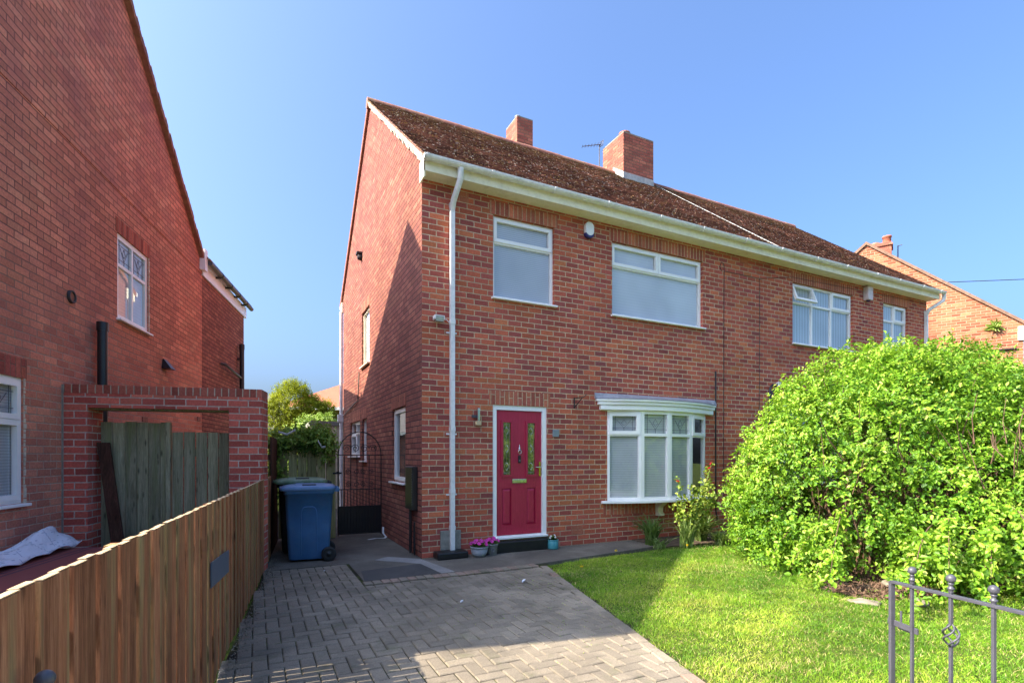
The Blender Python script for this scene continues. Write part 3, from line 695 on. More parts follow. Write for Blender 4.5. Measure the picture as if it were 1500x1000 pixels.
m = MB(); m.lathe((cx, .03, lz0+1.33), [(.0001,-.012),(.018,-.010),(.018,0),(.02,.015)], 14, axis='d')
m.tube([(cx+.026*math.sin(q*.698), .018, lz0+1.31-.026+.03*math.cos(q*.698)) for q in range(10)], .006, 6); m.tube([(cx, .03, lz0+1.34), (cx, .028, lz0+1.40)], [.012, .004], 8)
m.build('knocker', 'chrome', leaf)
m = MB(); m.box(cx-.022, cx+.022, .018, .046, lz0+1.11, lz0+1.23); m.build('doorbell', 'black_plastic', leaf, bevel=.008)
m = MB(); m.lathe((cx, .017, lz0+1.15), [(.0001,0),(.011,0),(.011,.004)], 12, axis='d'); m.build('bell_button', 'grey_plate', leaf)
m = MB(); hx = lx1-.03; m.box(hx-.015, hx+.015, .032, .046, lz0+.90, lz0+1.13); m.build('handle_plate', 'gold', leaf, bevel=.003)
m = MB(); m.tube([(hx, .04, lz0+1.045), (hx, .0, lz0+1.045), (hx-.02, -.005, lz0+1.045), (hx-.10, -.005, lz0+1.045)], .009, 8); m.build('handle', 'chrome', leaf)
m = MB(); m.box(DX0+.002, DX1-.002, -.05, .014, DZ0+.0, DZ0+.03); m.build('threshold', 'upvc', dfr, bevel=.004)
m = MB(); m.box(DX0-.02, DX1+.02, -.13, .0-.002, .0, .165); m.build('door_step', 'black_paint', house, bevel=.012)

# ---- bow window
P4 = [(3.22, -.0), (3.79, -.22), (4.36, -.285), (4.93, -.22), (5.50, -.0)]
Z0, Z1, ZT = .705, 2.235, 1.80
m = MB()
for x, y in P4: m.tube([(x, y+.03, Z0), (x, y+.03, Z1)], .030, 8)
bow = m.build('bow_window', 'upvc', house)
def facet(i, light):
    (xa, ya), (xb, yb) = P4[i], P4[i+1]; L = math.hypot(xb-xa, yb-ya); U = V((xb-xa, yb-ya, 0)).normalized(); D = V((-U.y, U.x, 0))
    fr = Fr((xa, ya, 0), U, D)
    h = [(.055, L-.055, Z0+.05, ZT-.0), (.055, L-.055, ZT+.05, Z1-.055)]
    m = MB(fr); m.plate(.012, L-.012, Z0, Z1, h, 0, .065); m.build('light_frame', 'upvc', bow, bevel=.004)
    for (p, q, r_, t), kind in zip(h, ('f', light)):
        if kind == 's':
            m = MB(fr); m.plate(p-.02, q+.02, r_-.02, t+.02, [(p+.04, q-.04, r_+.04, t-.04)], -.02, .03); m.build('sash', 'upvc', bow, bevel=.004)
            p, q, r_, t = p+.04, q-.04, r_+.04, t-.04
        m = MB(fr); m.add([(p,.022,r_),(q,.022,r_),(q,.022,t),(p,.022,t)], [(0,1,2,3)]); m.build('pane', 'glass', bow)
        if r_ > ZT: leading(bow, fr, p, q, r_, t, .016)
    if i < 3:
        m = MB(fr); m.add([(.04,.055,Z0+.04),(L-.04,.055,Z0+.04),(L-.04,.055,Z1-.03),(.04,.055,Z1-.03)], [(0,1,2,3)]); m.build('blind', 'blind', bow)
for i, l in enumerate('sffs'): facet(i, l)
def bowpoly(off, xo, back=.0):
    pts = [(P4[0][0]-xo, back)]
    n = 14
    for k in range(n+1):
        t = k/n; x = P4[0][0]-xo + t*(P4[-1][0]-P4[0][0]+2*xo); e = math.sin(math.pi*t)**.8
        pts.append((x, -off*(.25+.75*min(1, (math.sin(math.pi*t))*2.2)) - .285*e if 0 < t < 1 else -.06))
    pts.append((P4[-1][0]+xo, back)); return pts
m = MB(); m.slab([(x, y) for x, y in bowpoly(.06, .12)], Z0-.045, Z0-.002); m.build('sill', 'upvc', bow, bevel=.006)
m = MB(); m.slab(bowpoly(.035, .16), Z1, Z1+.085); m.slab(bowpoly(.06, .20), Z1+.085, Z1+.14); m.slab(bowpoly(.085, .235), Z1+.14, Z1+.185); m.build('head_moulding', 'upvc', bow, bevel=.012)
m = MB(); b = bowpoly(.095, .25); k = len(b)
vs = [(x, y, Z1+.187) for x, y in b] + [(x, min(y, -.012)*.15 - .0, 2.52) for x, y in b]
m.add(vs, [(i, (i+1) % k, k+(i+1) % k, k+i) for i in range(k)] + [tuple(range(k, 2*k))]); m.build('lead_roof', 'lead', bow)
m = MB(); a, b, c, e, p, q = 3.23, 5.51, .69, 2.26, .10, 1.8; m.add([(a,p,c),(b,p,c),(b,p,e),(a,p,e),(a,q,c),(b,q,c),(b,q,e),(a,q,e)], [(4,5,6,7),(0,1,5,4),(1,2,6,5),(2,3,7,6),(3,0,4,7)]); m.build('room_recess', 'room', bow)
m = MB(); pf = [(0, .40), (.10, .40), (.10, .44), (.06, .46), (.07, .55), (.14, .60), (.20, .655), (.0, .655)]
k = len(pf); vs = [(4.29, -y, z) for y, z in pf] + [(4.41, -y, z) for y, z in pf]
m.add(vs, [tuple(range(k)), tuple(range(2*k-1, k-1, -1))] + [(i, k+i, k+(i+1) % k, (i+1) % k) for i in range(k)]); m.build('corbel', 'fascia', bow, bevel=.004)

# ---- fittings on the front wall
m = MB(); m.prism([(2.835+.085*math.cos(q)*1.0, 5.20+.10*math.copysign(abs(math.sin(q))**.8, math.sin(q)) + (.03 if math.sin(q) > 0 else -.0)) for q in [i*math.pi/12 for i in range(24)]], -.07, -.002); al = m.build('alarm_box', 'alarm_white', house, bevel=.012)
m = MB(); m.prism([(2.835+.088*math.cos(q), 5.14+.075*math.sin(q)) for q in [math.pi+i*math.pi/12 for i in range(13)]], -.066, -.001); m.build('alarm_base', 'alarm_blue', al, bevel=.008)
m = MB(); m.box(10.50, 10.69, -.12, -.002, 5.06, 5.37); b3 = m.build('neighbour_alarm_box', plain('pinkish white casing', (.66,.56,.55), .4), house, bevel=.012)
m = MB(); m.lathe((10.60,-.06,5.06), [(.05,0),(.04,-.02),(.001,-.03)], 12); m.build('strobe_lens', 'alarm_blue', b3)
m = MB(); m.box(.83, .87, -.07, -.03, 1.98, 2.17); lp = m.build('wall_lamp', 'chrome', house, bevel=.006)
m = MB(); m.box(.76, .87, -.03, -.001, 2.03, 2.07); m.build('lamp_bracket', 'dark_metal', lp)
m = MB(); m.box(.80, .885, -.085, -.025, 1.915, 1.978); m.build('lamp_sensor', plain('tan plastic', (.55,.42,.24), .5), lp, bevel=.006)
m = MB(); m.box(2.15, 2.27, -.02, -.001, 1.765, 1.885); m.build('house_plate', 'grey_plate', house, bevel=.014)
m = MB(); m.box(.15, .30, -.13, -.03, 3.40, 3.46); fl = m.build('flood_lamp', 'upvc_old', house, bevel=.006)
m = MB(); m.add([(.165,-.132,3.405),(.285,-.132,3.405),(.285,-.132,3.45),(.165,-.132,3.45)], [(0,1,2,3)]); m.box(.17,.28,-.125,-.06,3.375,3.40); m.build('lamp_lens', plain('lamp glass', (.35,.38,.3), .15), fl)
m = MB(); m.box(.20, .25, -.05, -.001, 3.42, 3.46); m.tube([(.30,-.01,3.42),(.36,-.012,3.44),(.40,-.02,3.40)], .006, 6); m.build('lamp_bracket', 'upvc_old', fl)
for (x, z) in ((.60, 5.28), (2.62, .245), (6.55, 5.34)):
    m = MB(); m.plate(x-.11, x+.11, z-.07, z+.07, [(x-.09+i*.026, x-.09+i*.026+.014, z-.055+j*.026, z-.055+j*.026+.014) for i in range(7) for j in range(5)], -.006, .02)
    m.build('air_brick', 'clay', house)
    m = MB(); m.add([(x-.1,.012,z-.06),(x+.1,.012,z-.06),(x+.1,.012,z+.06),(x-.1,.012,z+.06)], [(0,1,2,3)])
m = MB(); m.tube([(2.56,-.015,2.24),(2.56,-.015,2.42)], .010, 6); m.tube([(2.56,-.02,2.40),(2.56,-.30,2.40),(2.58,-.32,2.43),(2.60,-.30,2.44)], .008, 6); m.tube([(2.56,-.02,2.26),(2.56,-.10,2.30),(2.56,-.20,2.36),(2.56,-.26,2.40)], .007, 6)
m.build('hanging_basket_bracket', 'black_iron', house)
def cable(pts, r=.008, mat='cable_black', name='cable'):
    m = MB(); m.tube([(x, -r-.003, z) for x, z in pts], r, 5); return m.build(name, mat, house)
cable([(5.93, 5.02), (5.88, 5.10), (5.92, 5.19), (5.99, 5.16), (6.0, 5.05), (5.99, 4.6), (5.975, .35)], .006)
cable([(6.01, 5.03), (7.0, 5.04), (8.0, 5.22), (13.0, 5.33)], .004)
cable([(7.0, 5.04), (6.99, 3.0), (6.98, .3)], .0045)
cable([(5.76, 3.08), (5.76, .45), (5.80, .25)], .014, 'black_plastic', 'waste_pipe')
cable([(7.28, .4), (7.28, 2.84), (7.36, 2.92), (7.50, 2.93)], .020, 'black_plastic', 'waste_pipe')
cable([(7.34, .4), (7.34, 2.76), (7.40, 2.82), (8.6, 2.80)], .020, 'black_plastic', 'waste_pipe')
m = MB(); m.box(7.50, 7.60, -.05, -.001, 2.89, 2.98); m.build('junction_box', 'alarm_white', house, bevel=.01)
m = MB(); m.box(.27, .58, -.028, -.001, .10, .38); m.build('render_patch', 'cement', house, bevel=.004)
m = MB(); m.box(.16, .62, -.24, -.002, .0, .10); m.build('downpipe_plinth', 'black_paint', house, bevel=.02)

# ---- fittings on the gable
m = MB(); m.box(-.085, -.001, .20, .60, .67, 1.305); mt_ = m.build('meter_box', 'black_plastic', house, bevel=.008)
m = MB(); m.tube([(-.05, .42, .68), (-.05, .42, .02)], .022, 8); m.tube([(-.045,.22,.5),(-.045,.22,.02)], .014, 8); m.build('meter_pipe', 'black_plastic', mt_)
m = MB()
for k in range(14): m.box(-.088, -.084, .215, .225, .75+k*.037, .757+k*.037)
m.build('edge_highlight', 'lead_white', mt_)  # pale dots painted on as the highlight along the box's near edge
m = MB(SIDE); m.lathe((-4.68, -.09, 5.90), [(.001,0),(.07,0),(.09,.09)], 12, axis='d'); m.box(-4.78,-4.58,-.12,-.001,5.94,5.98); m.build('wall_vent', 'cable_black', house)
# ================================================================== LEFT NEIGHBOUR (own axes)
LO = V((-4.128, .341, 0)); LR = -R(12.35)
lh = thing('neighbouring_house', 'steep red brick gable house at the left edge with a black soil pipe', 'house', LO, LR)
def lw(x, y, z=0):   # local -> world
    c, s_ = math.cos(LR), math.sin(LR); return (LO.x + c*x - s_*y, LO.y + s_*x + c*y, z)
ly0, ly1, lyr, lr, leave = -3.5, 4.80, .72, 8.62, 5.35
lopen = {'low': (-1.75, -.57, .98, 2.25), 'up': (1.36, 2.34, 3.37, 4.56)}
gl = lambda y: lr - .797*abs(y - lyr)
mb = MB(LSIDE); mb.plate(ly0, ly1, 0, 5.10, list(lopen.values()), 0, .12, ends=False)
mb.add([(ly0,0,5.10),(ly1,0,5.10),(ly1,0,gl(ly1)-.02),(lyr,0,lr-.02),(ly0,0,gl(ly0)-.02)], [(0,1,2,3,4)])
mb.build('gable_wall', 'brick_left', lh)

mb = MB(LSIDE); mb.plate(ly1, 8.05, 0, 5.22, [], 0, .12, ends=False); mb.build('rear_wing_wall', 'brick_side', lh)
mb = MB(LSIDE); mb.add([(8.05,0,0),(8.05,5,0),(8.05,5,5.22),(8.05,0,5.22)], [(0,1,2,3)]); mb.add([(ly0,0,0),(ly0,8,0),(ly0,8,5.1),(ly0,0,5.1)], [(3,2,1,0)]); mb.build('end_wall', 'brick_left', lh)
# corbelled brick band between the storeys of the gable
mb = MB(LSIDE); mb.box(ly0, ly1-.02, -.010, .01, 5.14, 5.21); mb.build('brick_band', 'brick_left', lh)
for k in lopen: a, b, c, e = lopen[k]; MB(LSIDE).box(a-.05, b+.05, -.004, .05, e+.001, e+.2).build('soldier_lintel', 'brick_left_soldier', lh)
# roof slabs with verge tiles
def lslab(name, y0, y1, mat, t=.05, over=.05, xin=8):
    m = MB(LSIDE); z0, z1 = gl(y0)+.0, gl(y1)+.0
    m.hexa([(y0,-over,z0-.02),(y1,-over,z1-.02),(y1,xin,z1-.02),(y0,xin,z0-.02),(y0,-over,z0+t),(y1,-over,z1+t),(y1,xin,z1+t),(y0,xin,z0+t)] if y0 < y1 else None)
    return m.build(name, mat, lh)
lslab('rear_roof', lyr, ly1+.05, 'tile'); lslab('front_roof', ly0-.3, lyr, 'tile')
m = MB(LSIDE)
k = 44
for i in range(k):
    a = lyr + (ly1+.05-lyr)*i/k; b = lyr + (ly1+.05-lyr)*(i+1)/k; j = random.uniform(0, .012)
    m.hexa([(a,-.075-j,gl(a)-.045),(b,-.075-j,gl(b)-.045),(b,.0,gl(b)-.045),(a,.0,gl(a)-.045),(a,-.075-j,gl(a)+.07+j),(b,-.075-j,gl(b)+.06),(b,.0,gl(b)+.06),(a,.0,gl(a)+.07+j)], random.random())
m.build('verge_tiles', 'ridge', lh)
# rear wing: side eave with fascia and dark gutter
ye = 8.2
m = MB(LSIDE); m.box(ly1-.02, ye, -.03, .02, 5.12, 5.40); m.build('fascia', 'upvc', lh)
m = MB(LSIDE); m.box(ly1-.13, ly1+.03, -.10, .0, 5.20, 5.62); m.build('verge_end_board', 'upvc', lh)
m = MB(LSIDE); m.tube([(ly1+.05,-.13,5.40),(ye+.1,-.13,5.40)], .055, 10); g_ = m.build('gutter', 'dark_metal', lh)
for q in (5.6, 6.3, 7.0, 7.7):
    m = MB(LSIDE); m.tube([(q-.02,-.13,5.40),(q+.02,-.13,5.40)], .066, 10); m.box(q-.02,q+.02,-.14,-.03,5.32,5.36); m.build('gutter_bracket', 'black_plastic', g_)
m = MB(LSIDE); m.hexa([(ly1,-.16,5.42),(ye,-.16,5.42),(ye-2,2.5,7.4),(ly1-1,2.5,7.4),(ly1,-.16,5.46),(ye,-.16,5.46),(ye-2,2.5,7.45),(ly1-1,2.5,7.45)]); m.build('wing_roof', 'tile', lh)
a = lopen['low']; window(lh, LSIDE, a[0], a[2], a[1]-a[0], a[3]-a[2], [(0,.5,0,.68,'s'), (.5,1,0,.68,'s'), (0,.5,.68,1,'sL'), (.5,1,.68,1,'sL')], rec=.02, blind='blind', fw=.055)
a = lopen['up']; window(lh, LSIDE, a[0], a[2], a[1]-a[0], a[3]-a[2], [(0,.5,0,.66,'f'), (.5,1,0,.66,'f'), (0,.5,.66,1,'fL'), (.5,1,.66,1,'fL')], rec=.02, blind='roller', fw=.07)
for k in lopen:
    m = MB(LSIDE); a, b, c, e = lopen[k]; q = c
    while q < e: h = random.uniform(.02, .06); m.box(b+.001, b+random.uniform(.02,.05), -.003, .02, q, q+h, random.random()); q += h+random.uniform(0,.012)
    m.build('plaster_strip', 'mortar', lh)
m = MB(LSIDE); m.lathe((.25,-.03,3.33), [(.05,.04),(.055,0),(.075,0),(.075,.03)], 20, axis='d'); m.build('round_vent', 'cable_black', lh)
m = MB(LSIDE); m.lathe((.25,-.015,3.33), [(.0001,0),(.06,0)], 20, axis='d'); m.build('vent_grille', 'clay_dark', lh)
m = MB(LSIDE); m.tube([(.75,-.10,.0),(.75,-.10,3.13)], .055, 14); m.tube([(.75,-.10,3.05),(.75,-.10,3.16)], .064, 14); m.build('soil_pipe', 'black_plastic', lh)
m = MB(LSIDE); m.tube([(7.45,-.10,.0),(7.45,-.10,4.25)], .055, 12); m.tube([(7.45,-.10,4.15),(7.45,-.10,4.28)], .063, 12); m.tube([(6.0,-.02,3.54),(6.05,-.10,3.53),(7.35,-.10,3.42)], .03, 8)
for z in (3.9, 2.6): m.box(7.40,7.50,-.12,-.001,z-.02,z+.02)
m.build('rear_soil_pipe', 'black_plastic', lh)
m = MB(LSIDE); m.hexa([(2.83,-.14,2.92),(3.05,-.14,2.92),(3.05,-.001,2.92),(2.83,-.001,2.92),(2.87,-.02,3.08),(3.01,-.02,3.08),(3.01,-.001,3.08),(2.87,-.001,3.08)]); m.build('vent_cowl', 'black_plastic', lh)
for (y, z) in ((2.2, 2.02), (4.6, 2.2)):
    m = MB(LSIDE); m.box(y-.09, y+.09, -.012, -.001, z-.04, z+.04); m.build('air_brick', 'clay_dark', lh)

# ---- brick archway
ar = thing('brick_archway', 'red brick archway with brick on edge top joining the left house to its pier', 'archway', lw(.02, .08), LR)
m = MB(); m.box(0, .235, 0, .34, 0, 2.02); m.box(1.72, 2.09, 0, .34, 0, 2.02); m.box(0, 2.09, 0, .34, 2.021, 2.185)
m.build('brickwork', 'brick_arch', ar)
m = MB(); m.box(-.0, 2.09, -.0, .34, 2.186, 2.285); m.build('coping', 'brick_arch_soldier', ar, bevel=.004)
m = MB(); m.box(.236, 1.719, .06, .30, 2.005, 2.018); m.build('steel_lintel', 'green_wood', ar)
m = MB(); m.box(-.022, .0, -.004, .05, 0, 2.28); m.build('mortar_joint', 'cement', ar)
# ---- green gate panels behind the arch
def boards(m, x0, x1, d0, z0, z1, w, gap, t=.018, jit=.01, top=0.0):
    x = x0
    while x < x1 - .02:
        b = min(x + w*random.uniform(.93, 1.07), x1); dj = random.uniform(-.003, .003)
        m.box(x, b - gap, d0+dj, d0+t+dj, z0, z1+random.uniform(-jit, jit)+top*(x-x0)/(x1-x0), random.random()); x = b
gp = thing('wooden_gate', 'tall green stained board gate inside the brick archway, left of its middle post', 'gate', lw(.26, .36), LR)
m = MB(); boards(m, .0, .70, 0, .05, 1.87, .125, .006); m.build('board_panel', 'green_wood', gp)
m = MB(); m.box(0,.70,.02,.06,.4,.5); m.box(0,.70,.02,.06,1.5,1.6); m.build('rail', 'green_wood', gp)
m = MB(); m.box(.70,.745,-.02,.05,0,1.88,.9); m.build('post', 'green_wood', gp, bevel=.004)
gp2 = thing('wooden_gate', 'lower gappy green board gate inside the brick archway, right of its middle post', 'gate', lw(1.02, .37), LR)
m = MB(); boards(m, .0, .80, 0, .05, 1.76, .128, .012); m.build('board_panel', 'green_wood', gp2)
m = MB(); m.box(0,.78,.02,.06,.4,.5); m.box(0,.78,.02,.06,1.45,1.55); m.build('rail', 'green_wood', gp2)
m = MB()
m.hexa([(.0,-.0,0),(.13,-.0,0),(.13,.03,0),(.0,.03,0),(-.30,.22,1.62),(-.17,.22,1.62),(-.17,.25,1.62),(-.30,.25,1.62)], .4)
pl = m.build('leaning_plank', 'dark_wood'); pl.location = lw(.56, .04); pl.rotation_euler = (0,0,LR)
tag(pl, 'dark red brown plank leaning across the green gate by the left pier', 'plank')

# ---- bench with blanket and plastic sheet by the left wall
tb = thing('covered_table', 'low table under a maroon striped blanket beside the left house wall', 'table', lw(.05, -3.2), LR)
m = MB(); m.box(0, 1.05, 0, 2.65, .42, .50); m.box(1.045, 1.06, 0, 2.65, .18, .49); m.box(0,1.05,2.645,2.66,.2,.49); m.build('blanket', 'maroon', tb, bevel=.02)
m = MB()
for x in (.05, .95):
    for y in (.1, 2.5): m.box(x, x+.06, y, y+.06, 0, .42)
m.build('leg', 'dark_wood', tb)
P = []; nx, ny = 26, 46
vs = []; 
for j in range(ny+1):
    for i in range(nx+1):
        u, v_ = i/nx, j/ny; x = .02+.50*u*(1-.25*v_); y = 1.0+1.75*v_ + .06*math.sin(9*u)
        h = .10*math.exp(-((u-.45)/.33)**2)*(1+.5*math.sin(v_*9))*(.6+v_*.8) + .030*abs(math.sin(9*u+5*v_+1.5*math.sin(6*v_)))+.028*abs(math.sin(12*v_-8*u+math.sin(9*u)))-.02
        vs.append((x, y, .515+max(h, 0)))
fs = [(j*(nx+1)+i, j*(nx+1)+i+1, (j+1)*(nx+1)+i+1, (j+1)*(nx+1)+i) for j in range(ny) for i in range(nx)]
m = MB(); m.add(vs, fs, smooth=True); m.build_ = None
sh = m.build('plastic_sheet', 'sheet'); sh.location = lw(.05, -3.2); sh.rotation_euler = (0,0,LR)
sm = sh.modifiers.new('t', 'SOLIDIFY'); sm.thickness = .004
tag(sh, 'crumpled translucent white plastic sheet lying on the maroon blanket', 'plastic sheet')

# ================================================================== BOUNDARY FENCE
def fx(y): return -2.35 + .0964*(y + 3.35)
fang = math.atan(.0964)
fence = thing('boundary_fence', 'low brown stained vertical board fence running along the left edge of the driveway', 'fence', (fx(-6.9), -6.9, 0), -fang)
# local y runs along the fence
Lf = (1.12+6.9)/math.cos(fang); m = MB(); mt = MB(); y = 0; i = 0
while y < Lf:
    w = random.uniform(.086, .10); top = 1.163 + random.uniform(-.003, .003); tt = random.random()
    g = .009 if y < 3.75 else .0015
    xx = random.uniform(-.002, .002) - (.008 if i % 2 else 0)
    m.box(-.018+xx, xx, y, y+w-g, .02+random.uniform(-.01,.01), top, tt)
    mt.box(-.0185+xx, xx+.0005, y, y+w-g, top+.0004, top+.003, random.random()); y += w; i += 1
m.build('board_panel', 'fence_wood', fence, bevel=.003, seg=1)
mt.build('board_top', 'fence_top', fence)
m = MB()
for z in (.25, .92): m.box(-.065, -.024, 0, Lf, z, z+.075, .4)
m.build('rail', 'fence_wood', fence)
y = .3
while y < Lf:
    MB().box(-.14, -.066, y, y+.075, 0, 1.12, random.random()).build('post', 'fence_wood', fence); y += 1.83
m = MB(); ys = (-3.55+6.9)/math.cos(fang)
m.hexa([(.006,ys,.655),(.012,ys,.655),(.012,ys+.68,.615),(.006,ys+.68,.615),(.006,ys,.81),(.012,ys,.81),(.012,ys+.68,.775),(.006,ys+.68,.775)])
pb = m.build('blank_board', 'sign_plate'); pb.location = (fx(-6.9), -6.9, 0); pb.rotation_euler = (0,0,-fang)
tag(pb, 'blank blue grey rectangular plate fixed to the brown boundary fence', 'plate')
# taller dark panel carrying on towards the back
tf = thing('tall_dark_fence', 'tall dark brown fence panel behind the brick pier, left of the bins', 'fence', (fx(1.15), 1.15, 0), -fang)
m = MB(); m2 = boards; 
y = 0
while y < 1.45:
    w = .12; m.box(-.02+random.uniform(-.004,.004), .0, y, min(y+w-.003, 1.45), .02, 1.74+random.uniform(-.01,.01), random.random()); y += w
m.build('board_panel', 'dark_wood', tf)
m = MB(); m.box(-.06,-.021,0,1.45,.3,.38); m.box(-.06,-.021,0,1.45,1.4,1.48); m.build('rail', 'dark_wood', tf)

# ---- olive fence panel behind the bins
of = thing('olive_fence_panel', 'weathered olive green board panel standing behind the wheelie bins', 'fence', (-1.93, 2.56, 0))
m = MB(); boards(m, 0, .93, 0, .04, 1.80, .155, .010, jit=.012); m.build('board_panel', 'olive_wood', of)
m = MB(); m.box(.935, 1.09, -.03, .03, 0, 1.82, .75); m.build('post', 'olive_wood', of, bevel=.006)
m = MB(); m.box(0,.93,.02,.06,.4,.48); m.box(0,.93,.02,.06,1.4,1.48); m.build('rail', 'olive_wood', of)

# ---- wrought iron side gate
ig = thing('iron_side_gate', 'arched black wrought iron gate closing the passage beside the gable wall', 'gate', (-.80, 2.50, 0))
W = .76
m = MB(); m.tube([(0,0,.03),(0,0,1.48)], .011, 6); m.tube([(W,0,.03),(W,0,1.48)], .011, 6)
m.tube([(0+W/2-W/2*math.cos(q*math.pi/20), 0, 1.48+.42*math.sin(q*math.pi/20)) for q in range(21)], .010, 6)
for z in (.06, .86, 1.48): m.box(0, W+(.06 if z > 1.4 else 0), -.007, .007, z-.008, z+.008)
m.box(0, W, -.007, .007, .545, .56)
m.build('gate_frame', 'black_iron', ig)
for k in range(1, 7):
    x = W*k/7; MB().tube([(x,0,.05),(x,0,1.48 if k % 2 else 1.66)], .0075, 6).build('bar', 'black_iron', ig)
for k in range(7):
    x = W*(k+.5)/7; MB().tube([(x,0,.05),(x,0,.86)], .006, 6).build('bar', 'black_iron', ig)
def spiral(cx, cz, r, sgn, turns=1.6, n=22, st=0): return [(cx+sgn*r*(1-i/n*.8)*math.cos(st+turns*2*math.pi*i/n), 0, cz+r*(1-i/n*.8)*math.sin(st+turns*2*math.pi*i/n)) for i in range(n+1)]
m = MB()
for cx, sg in ((.14,1),(.62,-1),(.30,-1),(.46,1)): m.tube(spiral(cx, 1.60, .075, sg), .006, 5)
for cx, sg in ((.18,1),(.31,-1),(.44,1),(.57,-1)):
    for zz in (1.18, .95): m.tube(spiral(cx, zz, .05, sg, st=1.5), .006, 5)
m.build('scroll', 'black_iron', ig)
m = MB(); m.box(-.0, W, .008, .014, .05, .545); m.build('lower_panel', 'black_plastic', ig)
m = MB(); m.box(-.09, .06, -.015, .015, 1.14, 1.17); m.box(-.03,.02,-.02,.02,1.155,1.185); m.build('latch', 'black_iron', ig)
# cream board door of the outhouse behind the gate
cd = thing('outhouse', 'cream painted outhouse end seen behind the iron side gate', 'outhouse', (-.72, 7.9, 0))
m = MB(); m.box(.0, 1.4, 0, 1.6, 0, 2.30); m.build('wall', 'cream_paint', cd)
m = MB(); m.box(-.06, 1.45, -.06, 1.66, 2.301, 2.42); m.build('roof', 'cement', cd)
m = MB(); m.box(-.05, .08, -.13, -.0, 1.75, 1.95); m.build('lantern', 'gold', cd)

# ================================================================== BINS
def make_bin(name, label, loc, rz, body, lid, panel=True):
    b = thing('wheelie_bin', label, 'bin', loc, rz, None)
    def ring(z, x0, x1, hy, r=.05, n=5):
        pts = []
        for cx, cy, a0 in ((x1-r, hy-r, 0), (x0+r, hy-r, 90), (x0+r, -hy+r, 180), (x1-r, -hy+r, 270)):
            for i in range(n+1): a = R(a0+90*i/n); pts.append((cx+r*math.cos(a), cy+r*math.sin(a), z))
        return pts
    rings = [ring(.035,-.27,.24,.23), ring(.08,-.28,.25,.24), ring(.5,-.30,.275,.264), ring(.93,-.32,.30,.285), ring(.935,-.335,.315,.30), ring(.985,-.335,.315,.30)]
    m = MB(); k = len(rings[0]); vs = [p for r_ in rings for p in r_]; fs = [(i*k+j, i*k+(j+1) % k, (i+1)*k+(j+1) % k, (i+1)*k+j) for i in range(len(rings)-1) for j in range(k)]
    m.add(vs, fs, smooth=True); m.add(rings[0], [tuple(range(k-1,-1,-1))]); m.build('body', body, b)
    m = MB()
    # arched raised moulding on each side
    for sg in (-1, 1):
        pth = [(-.115,.10),(-.115,.66)] + [(-.115+.05-.05*math.cos(q*math.pi/8), .66+.16-.16+.10*math.sin(q*math.pi/8)) for q in range(1,5)] + [(.085-.05+.05*math.sin(q*math.pi/8), .66+.10*math.cos(q*math.pi/8)) for q in range(0,5)] + [(.085,.10)]
        pp = []
        for x, z in pth:
            hy = .24+(z-.08)/(.93-.08)*(.285-.24)-.003; pp.append((x, sg*hy, z))
        m.tube(pp, .009, 6)
    m.build('side_panel', body, b)
    m = MB(); lr = [ring(.985,-.375,.32,.315,.06), ring(1.0,-.385,.33,.325,.06), ring(1.035,-.375,.33,.32,.06), ring(1.052,-.30,.30,.27,.08), ring(1.064,-.16,.24,.18,.08)]
    vs = [p for r_ in lr for p in r_]; m.add(vs, [(i*k+j, i*k+(j+1) % k, (i+1)*k+(j+1) % k, (i+1)*k+j) for i in range(len(lr)-1) for j in range(k)], smooth=True)
    m.add(lr[-1], [tuple(range(k))], smooth=True); m.add(lr[0], [tuple(range(k-1,-1,-1))])
    m.box(-.40,-.36,-.10,.10,1.0,1.03); m.tube([(-.2,-.2,1.056),(.2,-.22,1.052)], .012, 6); m.tube([(-.2,.2,1.056),(.2,.22,1.052)], .012, 6)
    m.build('lid', lid, b)
    m = MB(); m.box(-.10,.08,-.25,-.215,1.04,1.072); m.build('lid_grip', 'bin_black', b, bevel=.008)
    m = MB(); m.tube([(.37,-.27,1.0),(.37,.27,1.0)], .018, 10)
    for y in (-.25, -.08, .08, .25): m.box(.31, .385, y-.015, y+.015, .965, 1.015)
    m.build('handle', body, b)
    for sg in (-1, 1):
        m = MB(); m.lathe((.245, sg*.275-.025, .10), [(.07,0),(.095,0),(.10,.008),(.10,.042),(.095,.05),(.07,.05)], 24, axis='d'); w = m.build('wheel', 'rubber', b)
        m = MB(); m.lathe((.245, sg*.275-.022, .10), [(.0001,-.004),(.018,-.006),(.02,.0),(.062,.004),(.071,.0),(.071,.044),(.0001,.044)], 24, axis='d'); m.build('hub', 'bin_black', w)
    m = MB(); m.tube([(.245,-.27,.10),(.245,.27,.10)], .012, 6); m.build('axle', 'dark_metal', b)
    return b
make_bin('b', 'dark blue wheelie bin standing in front of the green lidded one', (-1.42, .72, 0), R(-6), 'bin_blue', 'bin_lid')
gb = make_bin('g', 'wheelie bin with a faded green lid, hidden behind the blue bin', (-1.47, 1.40, 0), R(-3), 'bin_black', 'bin_green'); gb.scale = (1.04, 1, 1.06)

